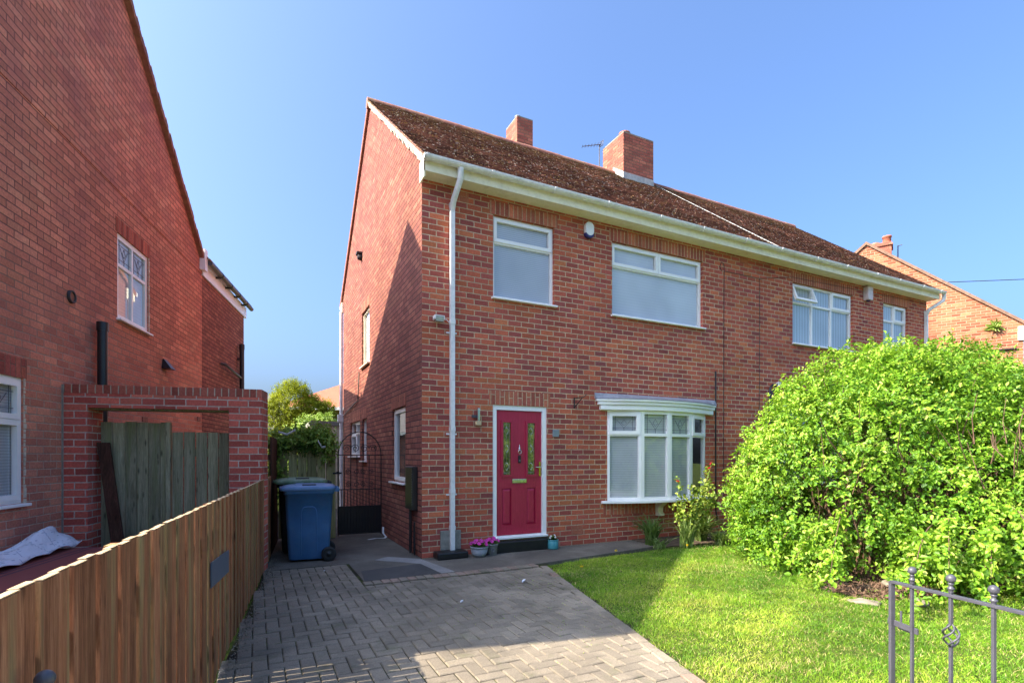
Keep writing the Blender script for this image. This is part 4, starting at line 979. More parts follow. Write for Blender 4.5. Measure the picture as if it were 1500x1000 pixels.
# ================================================================== DISTANT HOUSES
def far_house(label, loc, rz, w, d, ze, zr, wallm, roofm, hip=0, chim=None, name='brick_house', cat='house', gut=True):
    h = thing(name, label, cat, loc, rz)
    m = MB(); m.box(0, w, 0, d, 0, ze)
    if not hip: m.add([(0,0,ze),(0,d,ze),(0,d/2,zr-.06)], [(0,2,1)]); m.add([(w,0,ze),(w,d,ze),(w,d/2,zr-.06)], [(0,1,2)])
    m.build('wall', wallm, h)
    o = .3; q = .08 if not hip else o; m = MB(); zo = ze - o*(zr-ze)/(d/2)
    if hip:
        m.add([(-o,-o,zo),(w+o,-o,zo),(w+o,d+o,zo),(-o,d+o,zo),(hip,d/2,zr),(w-hip,d/2,zr)], [(0,1,5,4),(1,2,5),(2,3,4,5),(3,0,4),(3,2,1,0)])
    else:
        for sg, ya, yb in ((1,-o,d/2),(1,d+o,d/2)):
            v8 = [(-q,ya,zo),(w+q,ya,zo),(w+q,yb,zr),(-q,yb,zr)]; v8 = v8 + [(a,b,c+.07) for a,b,c in v8]; m.hexa(v8)
    m.build('roof', roofm, h)
    if gut:
        m = MB(); m.box(-q,w+q,-o-.06,-o,zo-.12,zo+.04); m.box(-q,w+q,d+o,d+o+.06,zo-.12,zo+.04)
        if hip: m.box(-o-.06,-o,-o,d+o,zo-.12,zo+.04); m.box(w+o,w+o+.06,-o,d+o,zo-.12,zo+.04)
        m.build('gutter', 'upvc_old', h)
    return h
# right hand neighbour: lit gable facing the camera side
rz = math.atan2(.45, .89)
rn = thing('end_gable_house', 'orange brick gable house rising behind the big shrub on the right', 'house', (18.0, -.2, 0), rz)
# local y along the gable towards the apex, local x into the house
m = MB(Fr((0,0,0),(0,-1,0),(1,0,0))); dd = 7.6; zE, zA = 5.32, 8.55
m.add([(-dd,0,0),(0,0,0),(0,0,zE),(-dd/2,0,zA),(-dd,0,zE)], [(0,1,2,3,4)]); m.build('gable_wall', 'brick_far', rn)
m = MB(); m.box(.02, 8, .01, dd-.01, 0, zE-.1); m.build('wall', 'brick_far', rn)
m = MB()
for ya, yb in ((-.25, dd/2), (dd+.25, dd/2)):
    zo = zE - .25*(zA-zE)/(dd/2); v8 = [(-.06,ya,zo),(8,ya,zo),(8,yb,zA),(-.06,yb,zA)]; v8 += [(a,b,c+.10) for a,b,c in v8]; m.hexa(v8)
m.build('roof', 'verge_brown', rn)
m = MB(); m.box(.3, .90, 3.12, 3.74, 7.4, 8.62); ch = m.build('chimney', 'brick_chimney', rn)
m = MB(); m.box(.26, .94, 3.08, 3.78, 8.50, 8.56); m.build('chimney_cap', 'brick_chimney', ch)
MB().lathe((.6, 3.25, 8.62), [(.13,0),(.12,.22),(.14,.23),(.14,.28),(.10,.28)], 14).build('chimney_pot', 'clay', ch)
MB().lathe((.62, 3.58, 8.62), [(.14,0),(.15,.1),(.12,.12)], 14).build('chimney_pot', 'clay', ch)
m = MB(); m.tube([(.9,2.95,8.0),(.9,2.95,8.62)], .02, 6); m.tube([(.9,2.97,8.6),(.9,2.83,8.62)], .014, 6); m.build('aerial', 'dark_metal', ch)
m = MB(); m.box(-.05, .0, -.35, .12, 4.85, 5.25); m.build('eave_board', 'upvc', rn)
m = MB(); m.tube([(-.04, 1.9, 3.5),(-.04,1.9,4.35),(-.04,1.75,4.55),(-.04,1.3,4.62),(-.04,.15,4.62)], .03, 6); m.tube([(-.04,1.5,3.85),(-.04,.1,3.9)], .025, 6); m.build('waste_pipe', 'cable_black', rn)
wr = MB().tube([(16.6, 2.6, 7.1), (21, -.9, 6.95), (28, -6.5, 7.3)], .012, 5).build('telephone_wire', 'cable_black'); tag(wr, 'thin dark overhead wire leaving the orange gable roof at right edge', 'wire')

far_house('distant house with a salmon tiled roof rising behind the yellow green conifer', (-1.0, 25.5, 0), R(-20), 16, 9, 4.45, 7.6, 'brick_side', 'far_tile', hip=6.5)
far_house('distant low house with a grey slate roof beyond the dark fence', (-10.0, 22, 0), R(-8), 9, 6, 2.9, 4.7, 'brick_side', 'far_grey', name='brick_house')
# ================================================================== GROUND
m = MB(); m.add([(-90,-90,-.06),(110,-90,-.06),(110,130,-.06),(-90,130,-.06)], [(0,1,2,3)]); tag(m.build('ground', 'turf'), kind='structure')
m = MB(); m.slab([(-90,-13.5),(110,-13.5),(110,-8.3),(-90,-8.3)], -.058, -.05); tag(m.build('road', 'road'), kind='structure')
m = MB(); m.slab([(-90,-8.3),(110,-8.3),(110,-6.75),(-90,-6.75)], -.058, .0); tag(m.build('pavement', 'flags'), kind='structure')
# concrete path along the front and down the side passage
m = MB(); m.slab([(-.985,-1.02),(1.36,-1.02),(1.5,-1.0),(3.75,-.66),(3.75,-.0),(0.0,-.0),(0.0,8.0),(-2.0,8.0),(-1.93,1.1),(fx(.12)+.0,.12),(-.985,.12)], -.05, .0); tag(m.build('path', 'path'), kind='structure')
m = MB(); m.slab([(-.98,-1.015),(-.05,-1.0),(-.12,-.32),(-.92,-.45)], .0, .004); tag(m.build('tarmac_patch', 'patch_dark'), kind='structure')
m = MB(); m.slab([(-.045,-1.0),(.14,-.98),(-.02,-.02),(-.4,.35),(-.62,.20),(-.115,-.33)], .0, .0035); tag(m.build('gravel_strip', 'patch_pale'), kind='structure')
# block paved drive: every block is real geometry over a mossy joint bed
edge = lambda y: 1.40 + (.48-1.40)*(y+1.05)/(-4.75+1.05)
m = MB(); m.slab([(fx(-6.75),-6.75),(edge(-6.75)+.05,-6.75),(edge(-1.02)+.05,-1.021),(-.984,-1.021),(-.984,.119),(fx(.12),.119)], -.05, -.010); tag(m.build('driveway_bed', 'joint'), kind='structure')
m = MB(); B = .102
def und(x, y): return .008*math.sin(1.7*x+.6)*math.cos(1.3*y) + .004*math.sin(4.1*x+2.3*y)
def block(cx, cy, hx, hy, rot=0, t=None, up=0):
    dz = up + und(cx, cy)*.6 + random.uniform(-.0022, .0022); g = .006; c = .007
    hx -= g/2; hy -= g/2; rot += random.uniform(-.012, .012); cr, sr = math.cos(rot), math.sin(rot)
    tl = [random.uniform(-.0015,.0015) for _ in range(4)]
    lo = [(-hx,-hy),(hx,-hy),(hx,hy),(-hx,hy)]; hi = [(-hx+c,-hy+c),(hx-c,-hy+c),(hx-c,hy-c),(-hx+c,hy-c)]
    f = lambda p, z: (cx+p[0]*cr-p[1]*sr, cy+p[0]*sr+p[1]*cr, z)
    vs = [f(p, -.03) for p in lo] + [f(p, -.006+dz+tl[i]) for i, p in enumerate(lo)] + [f(p, .0+dz+tl[i]) for i, p in enumerate(hi)]
    fs = [(8,9,10,11)] + [(4+i, 4+(i+1)%4, 8+(i+1)%4, 8+i) for i in range(4)] + [(i, (i+1)%4, 4+(i+1)%4, 4+i) for i in range(4)]
    m.add(vs, fs, random.uniform(.18, .80) if t is None else t)
for a in range(-30, 22):
    for b in range(-68, 3):
        k = (a - b) % 4
        if k == 0: cells = [(a, b), (a+1, b)]
        elif k == 3: cells = [(a, b), (a, b+1)]
        else: continue
        fit = [(i, j) for i, j in cells if (i+1)*B < edge((j+.5)*B)-.02 and i*B > fx((j+.5)*B)-.03 and -6.74 < j*B and ((j+1)*B < -1.15 or ((i+1)*B < -.97 and (j+1)*B < .13))]
        if not fit: continue
        cx = sum(i+.5 for i, j in fit)/len(fit)*B; cy = sum(j+.5 for i, j in fit)/len(fit)*B
        block(cx, cy, B if len(fit) == 2 and k == 0 else B/2, B if len(fit) == 2 and k == 3 else B/2)
y = -6.7
ea = math.atan2(1.40-.48, 3.70)
while y < -1.1: block(edge(y)-.06, y, .05, .1, -ea, t=.98 if random.random() < .12 else None, up=.007); y += .2
x = -.96
while x < edge(-1.08)-.1: block(x, -1.10, .05, .08, 0, t=.97 if random.random() < .6 else None, up=.006); x += .103
tag(m.build('driveway', 'paver'), kind='structure')
# debris strip along the fence foot
n = 2600; P = np.zeros((n,3)); P[:,1] = rng.uniform(-6.6, 1.0, n); P[:,0] = -2.35+.0964*(P[:,1]+3.35)+.02+np.abs(rng.normal(0,.055,n)); P[:,2] = rng.uniform(-.002,.004,n)
v_, f_ = leaves(P, rand_dirs(n)*np.array([1,1,.3]), rand_dirs(n), rng.uniform(.006,.02,n), rng.uniform(.005,.014,n))
tag(np_build('gravel_debris', 'stone', v_, f_, rng.random(len(f_))), kind='stuff')
# moss tufts in the joints
n = 2600; P = np.zeros((n,3)); P[:,1] = rng.uniform(-6.0,-1.0,n); P[:,0] = rng.uniform(-2.2, 1.3, n)
P = P[(vnoise(P, 1.7, 3) > .15)]
P[:,:2] = np.round(P[:,:2]/B)*B + rng.normal(0,.006,(len(P),2))*np.array([1,1]) + np.where(rng.random((len(P),1))<.5, np.array([[1,0]]), np.array([[0,1]]))*rng.uniform(-.1,.1,(len(P),1))
ok = (P[:,0] > -2.35+.0964*(P[:,1]+3.35)+.05) & (P[:,0] < 1.40+(.48-1.40)*(P[:,1]+1.05)/(-3.7)-.1)
P = P[ok]; n = len(P); P[:,2] = -.007
v_, f_ = leaves(P, rand_dirs(n)*np.array([.6,.6,.5])+np.array([0,0,.7]), rand_dirs(n), rng.uniform(.008,.018,n), .004)
tag(np_build('moss', 'grass', v_, f_, rng.random(len(f_))), kind='stuff')

# lawn
lawn_poly = [(edge(-6.75)+.045,-6.75),(14,-6.75),(14,-.9),(5.0,-.95),(3.9,-.80),(1.62,-1.13),(edge(-1.1)+.05,-1.2)]
m = MB(); m.slab(lawn_poly, -.05, -.008); tag(m.build('lawn', 'turf'), kind='structure')
m = MB(); m.slab([(3.76,-.81),(3.9,-.79),(5.0,-.94),(14,-.89),(14,-.0),(3.76,-.0)], -.05, .008); tag(m.build('flower_bed', 'soil'), kind='structure')
def in_lawn(P):
    x, y = P[:,0], P[:,1]
    e = 1.40+(.48-1.40)*(y+1.05)/(-3.7)+.0+.02*np.sin(y*17)+.02*np.sin(y*41)+.015*np.sin(y*97)
    top = np.where(x < 3.85, -1.16+(x-1.5)*.15, -.86) + .015*np.sin(x*23)
    return (x > e) & (y < top) & (y > -6.72)
def blades(n, x0, x1, y0, y1, hmin, hmax, w):
    P = np.zeros((n,3)); P[:,0] = rng.uniform(x0,x1,n); P[:,1] = rng.uniform(y0,y1,n); P = P[in_lawn(P)]; n = len(P)
    P[:,2] = -.012
    A = norm(rng.normal(size=(n,3))*np.array([.55,.55,.1]) + np.array([0,0,1.0])); h = rng.uniform(hmin,hmax,n)*(1+.45*vnoise(P,4.5,5))
    S = norm(np.cross(A, rand_dirs(n))); ww = w*rng.uniform(.7,1.4,n)[:,None]
    bend = norm(rng.normal(size=(n,3))*np.array([1,1,.0]))*(h*.45)[:,None]
    a = P - S*ww*.5; b = P + S*ww*.5; c = P + A*(h*.6)[:,None] + S*ww*.38 + bend*.25; d = P + A*(h*.6)[:,None] - S*ww*.38 + bend*.25; t = P + A*h[:,None]*.95 + bend
    v = np.stack([a,b,c,d,t],1).reshape(-1,3); k = np.arange(n)[:,None]*5
    q = np.concatenate([k+np.array([[0,1,2,2]])*0+np.array([[0,1,2,3]])],1)
    tri = k+np.array([[3,2,4]])
    ti = np.clip(.48 + .34*vnoise(P,1.6,9) + .28*vnoise(P,8,2) + rng.normal(0,.17,n), 0, .93); dry = (rng.random(n) < .08+.30*np.clip(vnoise(P,2.6,21)-.15,0,1)); ti[dry] = 1.0
    return v, q, tri, ti
vs_, q_, t_, c_ = [], [], [], []; base = 0
for spec in ((150000, .4, 4.2, -6.7, -1.0, .020, .042, .0040), (70000, 4.2, 8.5, -6.0, -.8, .025, .05, .006), (9000, .4, 4.2, -6.7, -1.0, .04, .075, .0035)):
    v, q, tr, ti = blades(*spec); vs_.append(v); q_.append(q+base); t_.append(tr+base); c_.append(ti); base += len(v)
v = np.concatenate(vs_); q = np.concatenate(q_); tr = np.concatenate(t_); ti = np.concatenate(c_)
# one mesh: quads then tips
me = bpy.data.meshes.new('grass'); nq, nt = len(q), len(tr)
me.vertices.add(len(v)); me.vertices.foreach_set('co', v.astype(np.float32).ravel())
me.loops.add(nq*4+nt*3); me.loops.foreach_set('vertex_index', np.concatenate([q.ravel(), tr.ravel()]).astype(np.int32))
me.polygons.add(nq+nt); me.polygons.foreach_set('loop_start', np.concatenate([np.arange(nq)*4, nq*4+np.arange(nt)*3]).astype(np.int32))
at = me.attributes.new('tint', 'FLOAT', 'FACE'); at.data.foreach_set('value', np.concatenate([ti, ti]).astype(np.float32))
me.materials.append(M['grass']); me.update(calc_edges=True); me.validate()
gr = bpy.data.objects.new('grass', me); COL.objects.link(gr); tag(gr, kind='stuff')

# clover and broad leaved weeds dotted through the turf
n = 5200; P = np.zeros((n,3)); P[:,0] = rng.uniform(.3,8,n); P[:,1] = rng.uniform(-6.6,-1,n); P = P[in_lawn(P)]; P = P[vnoise(P, 2.4, 41) > .42]; n = len(P)
P = np.repeat(P, 3, 0) + rng.normal(size=(n*3,3))*np.array([.02,.02,0]); P[:,2] = rng.uniform(.008,.028,len(P))
v_, f_ = leaves(P, rand_dirs(len(P))*np.array([1,1,.25]), rand_dirs(len(P))*.3+np.array([0,0,1.]), rng.uniform(.012,.03,len(P)), rng.uniform(.010,.02,len(P)))
tag(np_build('clover', 'dark_leaf', v_, f_, rng.uniform(.5,1,len(f_))), kind='stuff')
# soil patch with stones under the shrub
pp = []
for i in range(26):
    a = 2*math.pi*i/26; r = 1 + .12*math.sin(3*a)+.08*math.sin(7*a+1); pp.append((5.1+1.55*r*math.cos(a), -3.85+.55*r*math.sin(a)))
m = MB(); m.slab(pp, -.02, .012); tag(m.build('soil_patch', 'soil'), kind='structure')
n = 5000; P = np.zeros((n,3)); a = rng.uniform(0,6.28,n); r = np.sqrt(rng.random(n)); P[:,0] = 5.05+1.65*r*np.cos(a); P[:,1] = -3.85+.62*r*np.sin(a); P[:,2] = .015
v_, f_ = leaves(P, rand_dirs(n)*np.array([1,1,.35])+np.array([0,0,.1]), rand_dirs(n), rng.uniform(.02,.09,n), rng.uniform(.008,.03,n), curl=.2)
tag(np_build('leaf_litter', 'bark', v_, f_, rng.random(len(f_))), kind='stuff')
def stone(loc, sx, sy, sz, label):
    bm_ = MB(); n = 10; vs = []; ph = [random.uniform(0, 6.28) for _ in range(6)]
    for i in range(n+1):
        th = math.pi*i/n
        for k in range(14):
            q = 2*math.pi*k/14; r = 1 + .12*math.sin(2*q+ph[0]+th*2)+.08*math.sin(5*q+ph[1])+.07*math.sin(3*th+ph[2]); s_ = max(math.sin(th), .01)
            cc = lambda w: math.copysign(abs(w)**.75, w)
            vs.append((sx*r*cc(s_*math.cos(q)), sy*r*cc(s_*math.sin(q)), sz*(1+cc(math.cos(th)))*r*.9))
    fs = [(i*14+k, (i+1)*14+k, (i+1)*14+(k+1)%14, i*14+(k+1)%14) for i in range(n) for k in range(14)]
    bm_.add(vs, fs, smooth=True); o = bm_.build('stone', 'stone'); o.location = loc; o.rotation_euler = (0,0,random.uniform(0,3)); tag(o, label, 'stone', 'stones edging the soil under the shrub'); return o
stone((3.32,-4.10,-.02), .13, .08, .028, 'long flat stone at the left end of the edging under the shrub')
stone((3.75,-4.38,-.02), .12, .08, .030, 'rounded stone in the middle of the edging under the shrub')
stone((4.35,-3.85,-.02), .26, .12, .040, 'largest pale stone slab lying behind the gate finials, under the shrub')

# ================================================================== PLANTS
def spray_leaves(anchors, dirs, per, length, lsize, wfac=.55, droop=.25, jitter=.35, spread=.9):
    """leafy twigs: anchors (n,3), dirs (n,3)"""
    n = len(anchors); P = []; A = []; Nn = []
    dirs = norm(dirs)
    side = norm(np.cross(dirs, rand_dirs(n)))
    for i in range(per):
        f = (i+.5)/per; pos = anchors + dirs*(length*f)[:, None] - np.array([0,0,1.])*(length*droop*f*f)[:, None]
        sg = 1 if i % 2 else -1
        ax = dirs*.55 + side*sg*spread + rng.normal(size=(n,3))*jitter - np.array([0,0,.25])
        P.append(pos + rng.normal(size=(n,3))*.01); A.append(ax); Nn.append(np.array([0,0,1.]) + dirs*.8 + rng.normal(size=(n,3))*.35)
    P = np.concatenate(P); A = np.concatenate(A); Nn = np.concatenate(Nn); k = len(P)
    L = lsize*rng.uniform(.65, 1.25, k)
    return leaves(P, A, Nn, L, L*wfac), np.tile(np.arange(n), per)

def ell_surface(n, ells, noise_amp=.10, fmin=.86, fmax=1.03, zmin=.1):
    areas = np.array([e[1][0]*e[1][1]+e[1][0]*e[1][2]+e[1][1]*e[1][2] for e in ells]); pick = rng.choice(len(ells), n, p=areas/areas.sum())
    d = rand_dirs(n); c = np.array([e[0] for e in ells])[pick]; r = np.array([e[1] for e in ells])[pick]
    P = c + d*r; nn = norm(d/r)
    bump = 1 + noise_amp*vnoise(P, 1.6, 1) + noise_amp*.6*vnoise(P, 4.0, 2)
    f = rng.uniform(fmin, fmax, n)
    P = c + d*r*(f*bump)[:, None]
    keep = P[:,2] > zmin
    for i, e in enumerate(ells):
        q = (((P-np.array(e[0]))/np.array(e[1]))**2).sum(1); keep &= ~((q < .62) & (pick != i))
    return P[keep], nn[keep], pick[keep]

shrub = thing('large_shrub', 'huge dome shaped bright green shrub filling the right side of the lawn', 'shrub', (5.9, -3.1, 0))
off = np.array([5.9, -3.1, 0])
E_ = [((5.62,-2.9,.65),(1.92,1.60,2.20)), ((6.95,-3.0,.85),(2.05,1.8,2.20)), ((8.7,-3.2,.9),(2.1,1.8,1.92)), ((5.7,-3.9,.60),(1.35,.85,1.25)), ((7.3,-4.3,.8),(1.6,.9,1.5)), ((5.6,-4.25,.45),(1.25,.75,.75))]
P, N_, pk = ell_surface(66000, E_, .06, .80, 1.02, .08)
# thin the cover in a few gaps so that stems show
def gap(P, c, r): return ((P-np.array(c))**2/np.array(r)**2).sum(1) > 1
g1 = gap(P, (4.05,-3.3,.85), (.30,.45,.30)) | (rng.random(len(P)) < .25); g2 = gap(P, (5.05,-4.7,1.2), (.26,.5,.36)) | (rng.random(len(P)) < .30); g3 = gap(P, (4.75,-4.3,1.6), (.22,.4,.3)) | (rng.random(len(P)) < .35)
k_ = g1 & g2 & g3; P, N_ = P[k_], N_[k_]
kk = rng.random(len(P)) < np.clip(.78 + .45*vnoise(P, 3.2, 77) + .4*vnoise(P, 7.5, 78), .15, 1); P, N_ = P[kk], N_[kk]
dr = N_*.8 + np.array([0,0,-.15]) + rng.normal(size=P.shape)*.45 + np.array([0,-.1,0])
(v_, f_), idx = spray_leaves(P, dr, 9, rng.uniform(.10,.24,len(P)), .050, .58)
ct = np.clip(.50 + .24*vnoise(P, 2.2, 31) + .14*vnoise(P, 6, 32) + rng.normal(0,.14,len(P)), 0, 1)
tt = np.repeat(np.clip(ct[idx] + rng.normal(0,.20,len(idx)), 0, 1), 2)
np_build('foliage', 'shrub', v_-off, f_, tt, shrub)
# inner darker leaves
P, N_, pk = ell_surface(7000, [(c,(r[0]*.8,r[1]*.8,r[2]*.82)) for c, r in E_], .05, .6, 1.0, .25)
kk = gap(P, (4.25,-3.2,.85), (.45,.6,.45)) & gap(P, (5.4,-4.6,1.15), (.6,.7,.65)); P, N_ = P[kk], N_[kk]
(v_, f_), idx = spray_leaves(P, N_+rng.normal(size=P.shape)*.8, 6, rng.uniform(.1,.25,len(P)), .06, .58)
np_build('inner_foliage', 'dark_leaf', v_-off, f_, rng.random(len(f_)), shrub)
# stems
m = MB(); random.seed(5)
for i in range(170):
    bx, by = random.uniform(-1.4,2.2), random.uniform(-.9,.6); a = random.uniform(0, 6.28); rr = random.uniform(.2,1.2)
    by = max(by, -.55); tx, ty, tz = bx+rr*math.cos(a)*.9, by+rr*math.sin(a)*.75, random.uniform(1.0,2.1)
    pts = []
    for k in range(7):
        f = k/6; pts.append((bx+(tx-bx)*f**1.3+random.uniform(-.04,.04), by+(ty-by)*f**1.3+random.uniform(-.04,.04), tz*(f**.8)*(1 if f < .8 else .96)))
    m.tube(pts, [.018*(1-.75*k/6) for k in range(7)], 5, tint=random.random())
for i in range(90):   # dead twigs near the gaps
    c = random.choice([(-1.55,-.15,.85),(-.75,-1.45,1.2)]); p = [c[q]+random.uniform(-.4,.4) for q in range(3)]; p[2] = max(p[2], .1)
    q_ = [p[0]+random.uniform(-.3,.3), p[1]+random.uniform(-.2,.2), p[2]+random.uniform(.1,.6)]
    m.tube([p, [(p[j]+q_[j])/2+random.uniform(-.04,.04) for j in range(3)], q_], [.007,.005,.003], 4, tint=random.random())
m.build('stem', 'bark', shrub)
# low arching branches that hang in front
m = MB(); An, Dr = [], []
for (s0, e0, h) in [((4.4,-3.3,.9),(3.15,-3.85,.12),.35), ((4.5,-3.4,.8),(3.4,-3.55,.15),.3), ((4.4,-3.2,.7),(3.0,-3.55,.30),.25), ((4.3,-3.0,.7),(3.5,-2.9,.2),.25),
                    ((4.7,-4.2,.8),(3.45,-4.75,.30),.35), ((4.6,-4.1,.7),(3.1,-4.60,.16),.3), ((4.9,-4.5,.8),(3.7,-4.95,.38),.3), ((5.0,-4.6,.9),(4.2,-5.1,.45),.3), ((4.9,-4.4,.5),(3.9,-4.5,.12),.2), ((4.7,-4.0,.6),(3.75,-4.2,.2),.25), ((5.2,-4.7,.6),(4.5,-5.15,.2),.25), ((5.4,-4.8,.8),(4.9,-5.45,.3),.3), ((5.6,-4.9,.7),(5.3,-5.6,.15),.3), ((5.0,-4.4,.5),(4.1,-4.75,.10),.2), ((5.9,-5,.9),(5.8,-5.7,.3),.3), ((4.8,-4.2,.6),(3.9,-4.3,.3),.3)]:
    pts = [(s0[0]+(e0[0]-s0[0])*f, s0[1]+(e0[1]-s0[1])*f, s0[2]+(e0[2]-s0[2])*f + h*math.sin(math.pi*f)*.6) for f in [k/8 for k in range(9)]]
    m.tube([tuple(np.array(p)-off) for p in pts], [.009-.0008*k for k in range(9)], 5)
    dv = np.array(e0)-np.array(s0)
    for k in range(34):
        f = random.uniform(.25, 1.0); i = min(int(f*8), 7); g = f*8-i
        An.append([pts[i][q]*(1-g)+pts[i+1][q]*g for q in range(3)]); Dr.append(dv/np.linalg.norm(dv)*.6+rng.normal(size=3)*.6+np.array([0,0,-.2]))
m.build('low_branch', 'bark', shrub)
An, Dr = np.array(An), np.array(Dr); An[:,2] = np.maximum(An[:,2], .09)
(v_, f_), idx = spray_leaves(An, Dr, 7, rng.uniform(.08,.2,len(An)), .062, .58)
np_build('low_foliage', 'shrub', v_-off, f_, np.clip(rng.normal(.55,.2,len(f_)//2).repeat(2),0,1), shrub)
# upright shoots on top of the dome
P = []; m = MB(); DD = []
for i in range(60):
    e = random.choice(E_[:3]); a = random.uniform(0, 6.28); t = random.uniform(.2, 1.1)
    p = np.array([e[0][0]+e[1][0]*math.sin(t)*math.cos(a), e[0][1]+e[1][1]*math.sin(t)*math.sin(a), e[0][2]+e[1][2]*math.cos(t)*.98]); l = random.uniform(.08,.28)
    dv = np.array([math.sin(t)*math.cos(a)*.5, math.sin(t)*math.sin(a)*.5, 1.0]); MB().tube([tuple(p-off), tuple(p+dv*l-off)], [.005,.002], 4).build('shoot', 'bark', shrub)
    for k in range(2): P.append(p+dv*l*(.3+.4*k)); DD.append(dv)
P, DD = np.array(P), np.array(DD)
(v_, f_), idx = spray_leaves(P, DD, 5, rng.uniform(.1,.16,len(P)), .06, .55)
np_build('shoot_foliage', 'shrub', v_-off, f_, np.clip(rng.normal(.65,.2,len(f_)//2).repeat(2),0,1), shrub)

# rose bush in front of the bow window
rose = thing('rose_bush', 'leggy rose bush with yellow green leaves in front of the white bow window', 'rose bush', (4.25, -.85, 0)); ro = np.array([4.25,-.85,0])
m = MB(); An, Dr = [], []; random.seed(21)
stems = [((0,0),(-.38,-.12,1.05)),((.02,0),(-.12,-.2,.98)),((0,.03),(.18,-.15,1.12)),((.04,0),(.42,-.05,1.30)),((.05,-.03),(.50,.02,1.05)),((-.02,0),(-.30,.0,.72)),((.03,.02),(.30,-.2,.85)),((.0,.0),(.05,-.15,.75)),((.02,0),(.48,-.1,.78))]
for (bx, by), (tx, ty, tz) in stems:
    pts = [(bx+(tx-bx)*(f**1.2)+random.uniform(-.015,.015), by+(ty-by)*f, tz*f) for f in [k/6 for k in range(7)]]
    m.tube(pts, [.010-.001*k for k in range(7)], 6)
    for k in range(20):
        f = random.uniform(.45, 1.0); i = min(int(f*6), 5); g = f*6-i
        An.append([pts[i][q]*(1-g)+pts[i+1][q]*g for q in range(3)]); Dr.append(rng.normal(size=3)*.7+np.array([0,-.2,.1]))
m.build('stem', 'stem_green', rose)
An, Dr = np.array(An), np.array(Dr)
(v_, f_), idx = spray_leaves(An, Dr, 5, rng.uniform(.07,.15,len(An)), .06, .68)
tt = rng.random(len(f_)//2)**1.0*.86; hi = v_[f_[::2,0]][:,2] > 1.02; tt[hi & (rng.random(len(tt)) < .12)] = 1.0
np_build('foliage', 'rose_leaf', v_, f_, tt.repeat(2), rose)
for (x, y, z, mt_) in ((.36,-.08,1.26,'red_petal'),(.44,-.05,1.33,'red_petal'),(-.38,-.13,1.06,'red_petal')):
    n = 14; Pq = np.tile(np.array([[x,y,z]]), (n,1)); dq = rand_dirs(n)*np.array([1,1,.6])+np.array([0,0,.5])
    v_, f_ = leaves(Pq, dq, rand_dirs(n), .028, .026); np_build('blossom', mt_, v_, f_, rng.random(len(f_)), rose)
# strap leaved clumps beside it
def strap(name, label, loc, n, hmin, hmax, w, mat, cat='plant', lean=.6, tint=(0,1)):
    t = thing(name, label, cat, loc); vs, fs, ti = [], [], []
    for i in range(n):
        a = random.uniform(0, 6.28); h = random.uniform(hmin, hmax); le = random.uniform(.15, 1)*lean*h; b = (random.uniform(-.08,.08), random.uniform(-.06,.06)); k0 = len(vs); K = 7
        for k in range(K):
            f = k/(K-1); r = le*(f**1.8); z = h*(f - .33*f**3*(le/h/ max(lean,.01))); ww = w*(1-f**3)*(.6+.8*math.sin(math.pi*min(f+.15,1)))*.6
            cx, cy = b[0]+r*math.cos(a), b[1]+r*math.sin(a); sx, sy = -math.sin(a)*ww, math.cos(a)*ww
            vs += [(cx-sx, cy-sy, z+.006), (cx, cy, z), (cx+sx, cy+sy, z+.006)]
        for k in range(K-1):
            q = k0+3*k; fs += [(q, q+1, q+4, q+3), (q+1, q+2, q+5, q+4)]; c = random.uniform(*tint); ti += [c, c]
    np_build('foliage', mat, np.array(vs), np.array(fs), np.array(ti), t, smooth=True); return t
random.seed(31)
strap('strap_leaved_plant', 'dark green strap leaved clump left of the rose bush by the wall', (3.72,-.55,0), 110, .35, .60, .020, 'strap_leaf', lean=.85, tint=(.15,.7))
strap('strap_leaved_plant', 'pale stiff strap leaves growing right at the foot of the rose bush', (4.05,-.98,0), 64, .30, .66, .022, 'strap_leaf', lean=.6, tint=(.5,1))
strap('strap_leaved_plant', 'wide arching dark leaf clump between the rose bush and the large shrub', (4.75,-.62,0), 170, .30, .60, .022, 'strap_leaf', lean=1.0, tint=(.1,.8))
strap('bluebell_clump', 'low grassy clump of fallen pale leaves in front of the dark leaf clump', (4.75,-1.05,0), 150, .14, .34, .014, 'strap_leaf', lean=1.4, tint=(.5,1))
strap('bluebell_clump', 'small grassy clump at the lawn edge just left of the rose bush', (3.60,-.86,0), 50, .10, .26, .010, 'strap_leaf', lean=1.3, tint=(.3,.9))
strap('bluebell_clump', 'low dark clump at the wall foot right of the drainpipe', (5.6,-.60,0), 80, .15, .35, .014, 'strap_leaf', lean=1.0, tint=(0,.5))
def dandelion(loc, label):
    t = thing('dandelion', label, 'flower', loc, 0, 'dandelions on the lawn')
    MB().tube([(0,0,0),(.005,0,.05)], .003, 5).build('stem', 'stem_green', t)
    n = 26; Pq = np.tile(np.array([[.005,0,.05]]), (n,1)); v_, f_ = leaves(Pq, rand_dirs(n)*np.array([1,1,.3])+np.array([0,0,.25]), rand_dirs(n), .026, .010); np_build('blossom', 'yellow_petal', v_, f_, rng.random(len(f_)), t)
dandelion((2.68,-.95,0), 'dandelion at the top edge of the lawn nearest the bow window')
dandelion((1.60,-1.65,0), 'dandelion near the drive edge of the lawn, in the shade')
dandelion((4.0,-1.05,0), 'dandelion just in front of the rose bush foot')

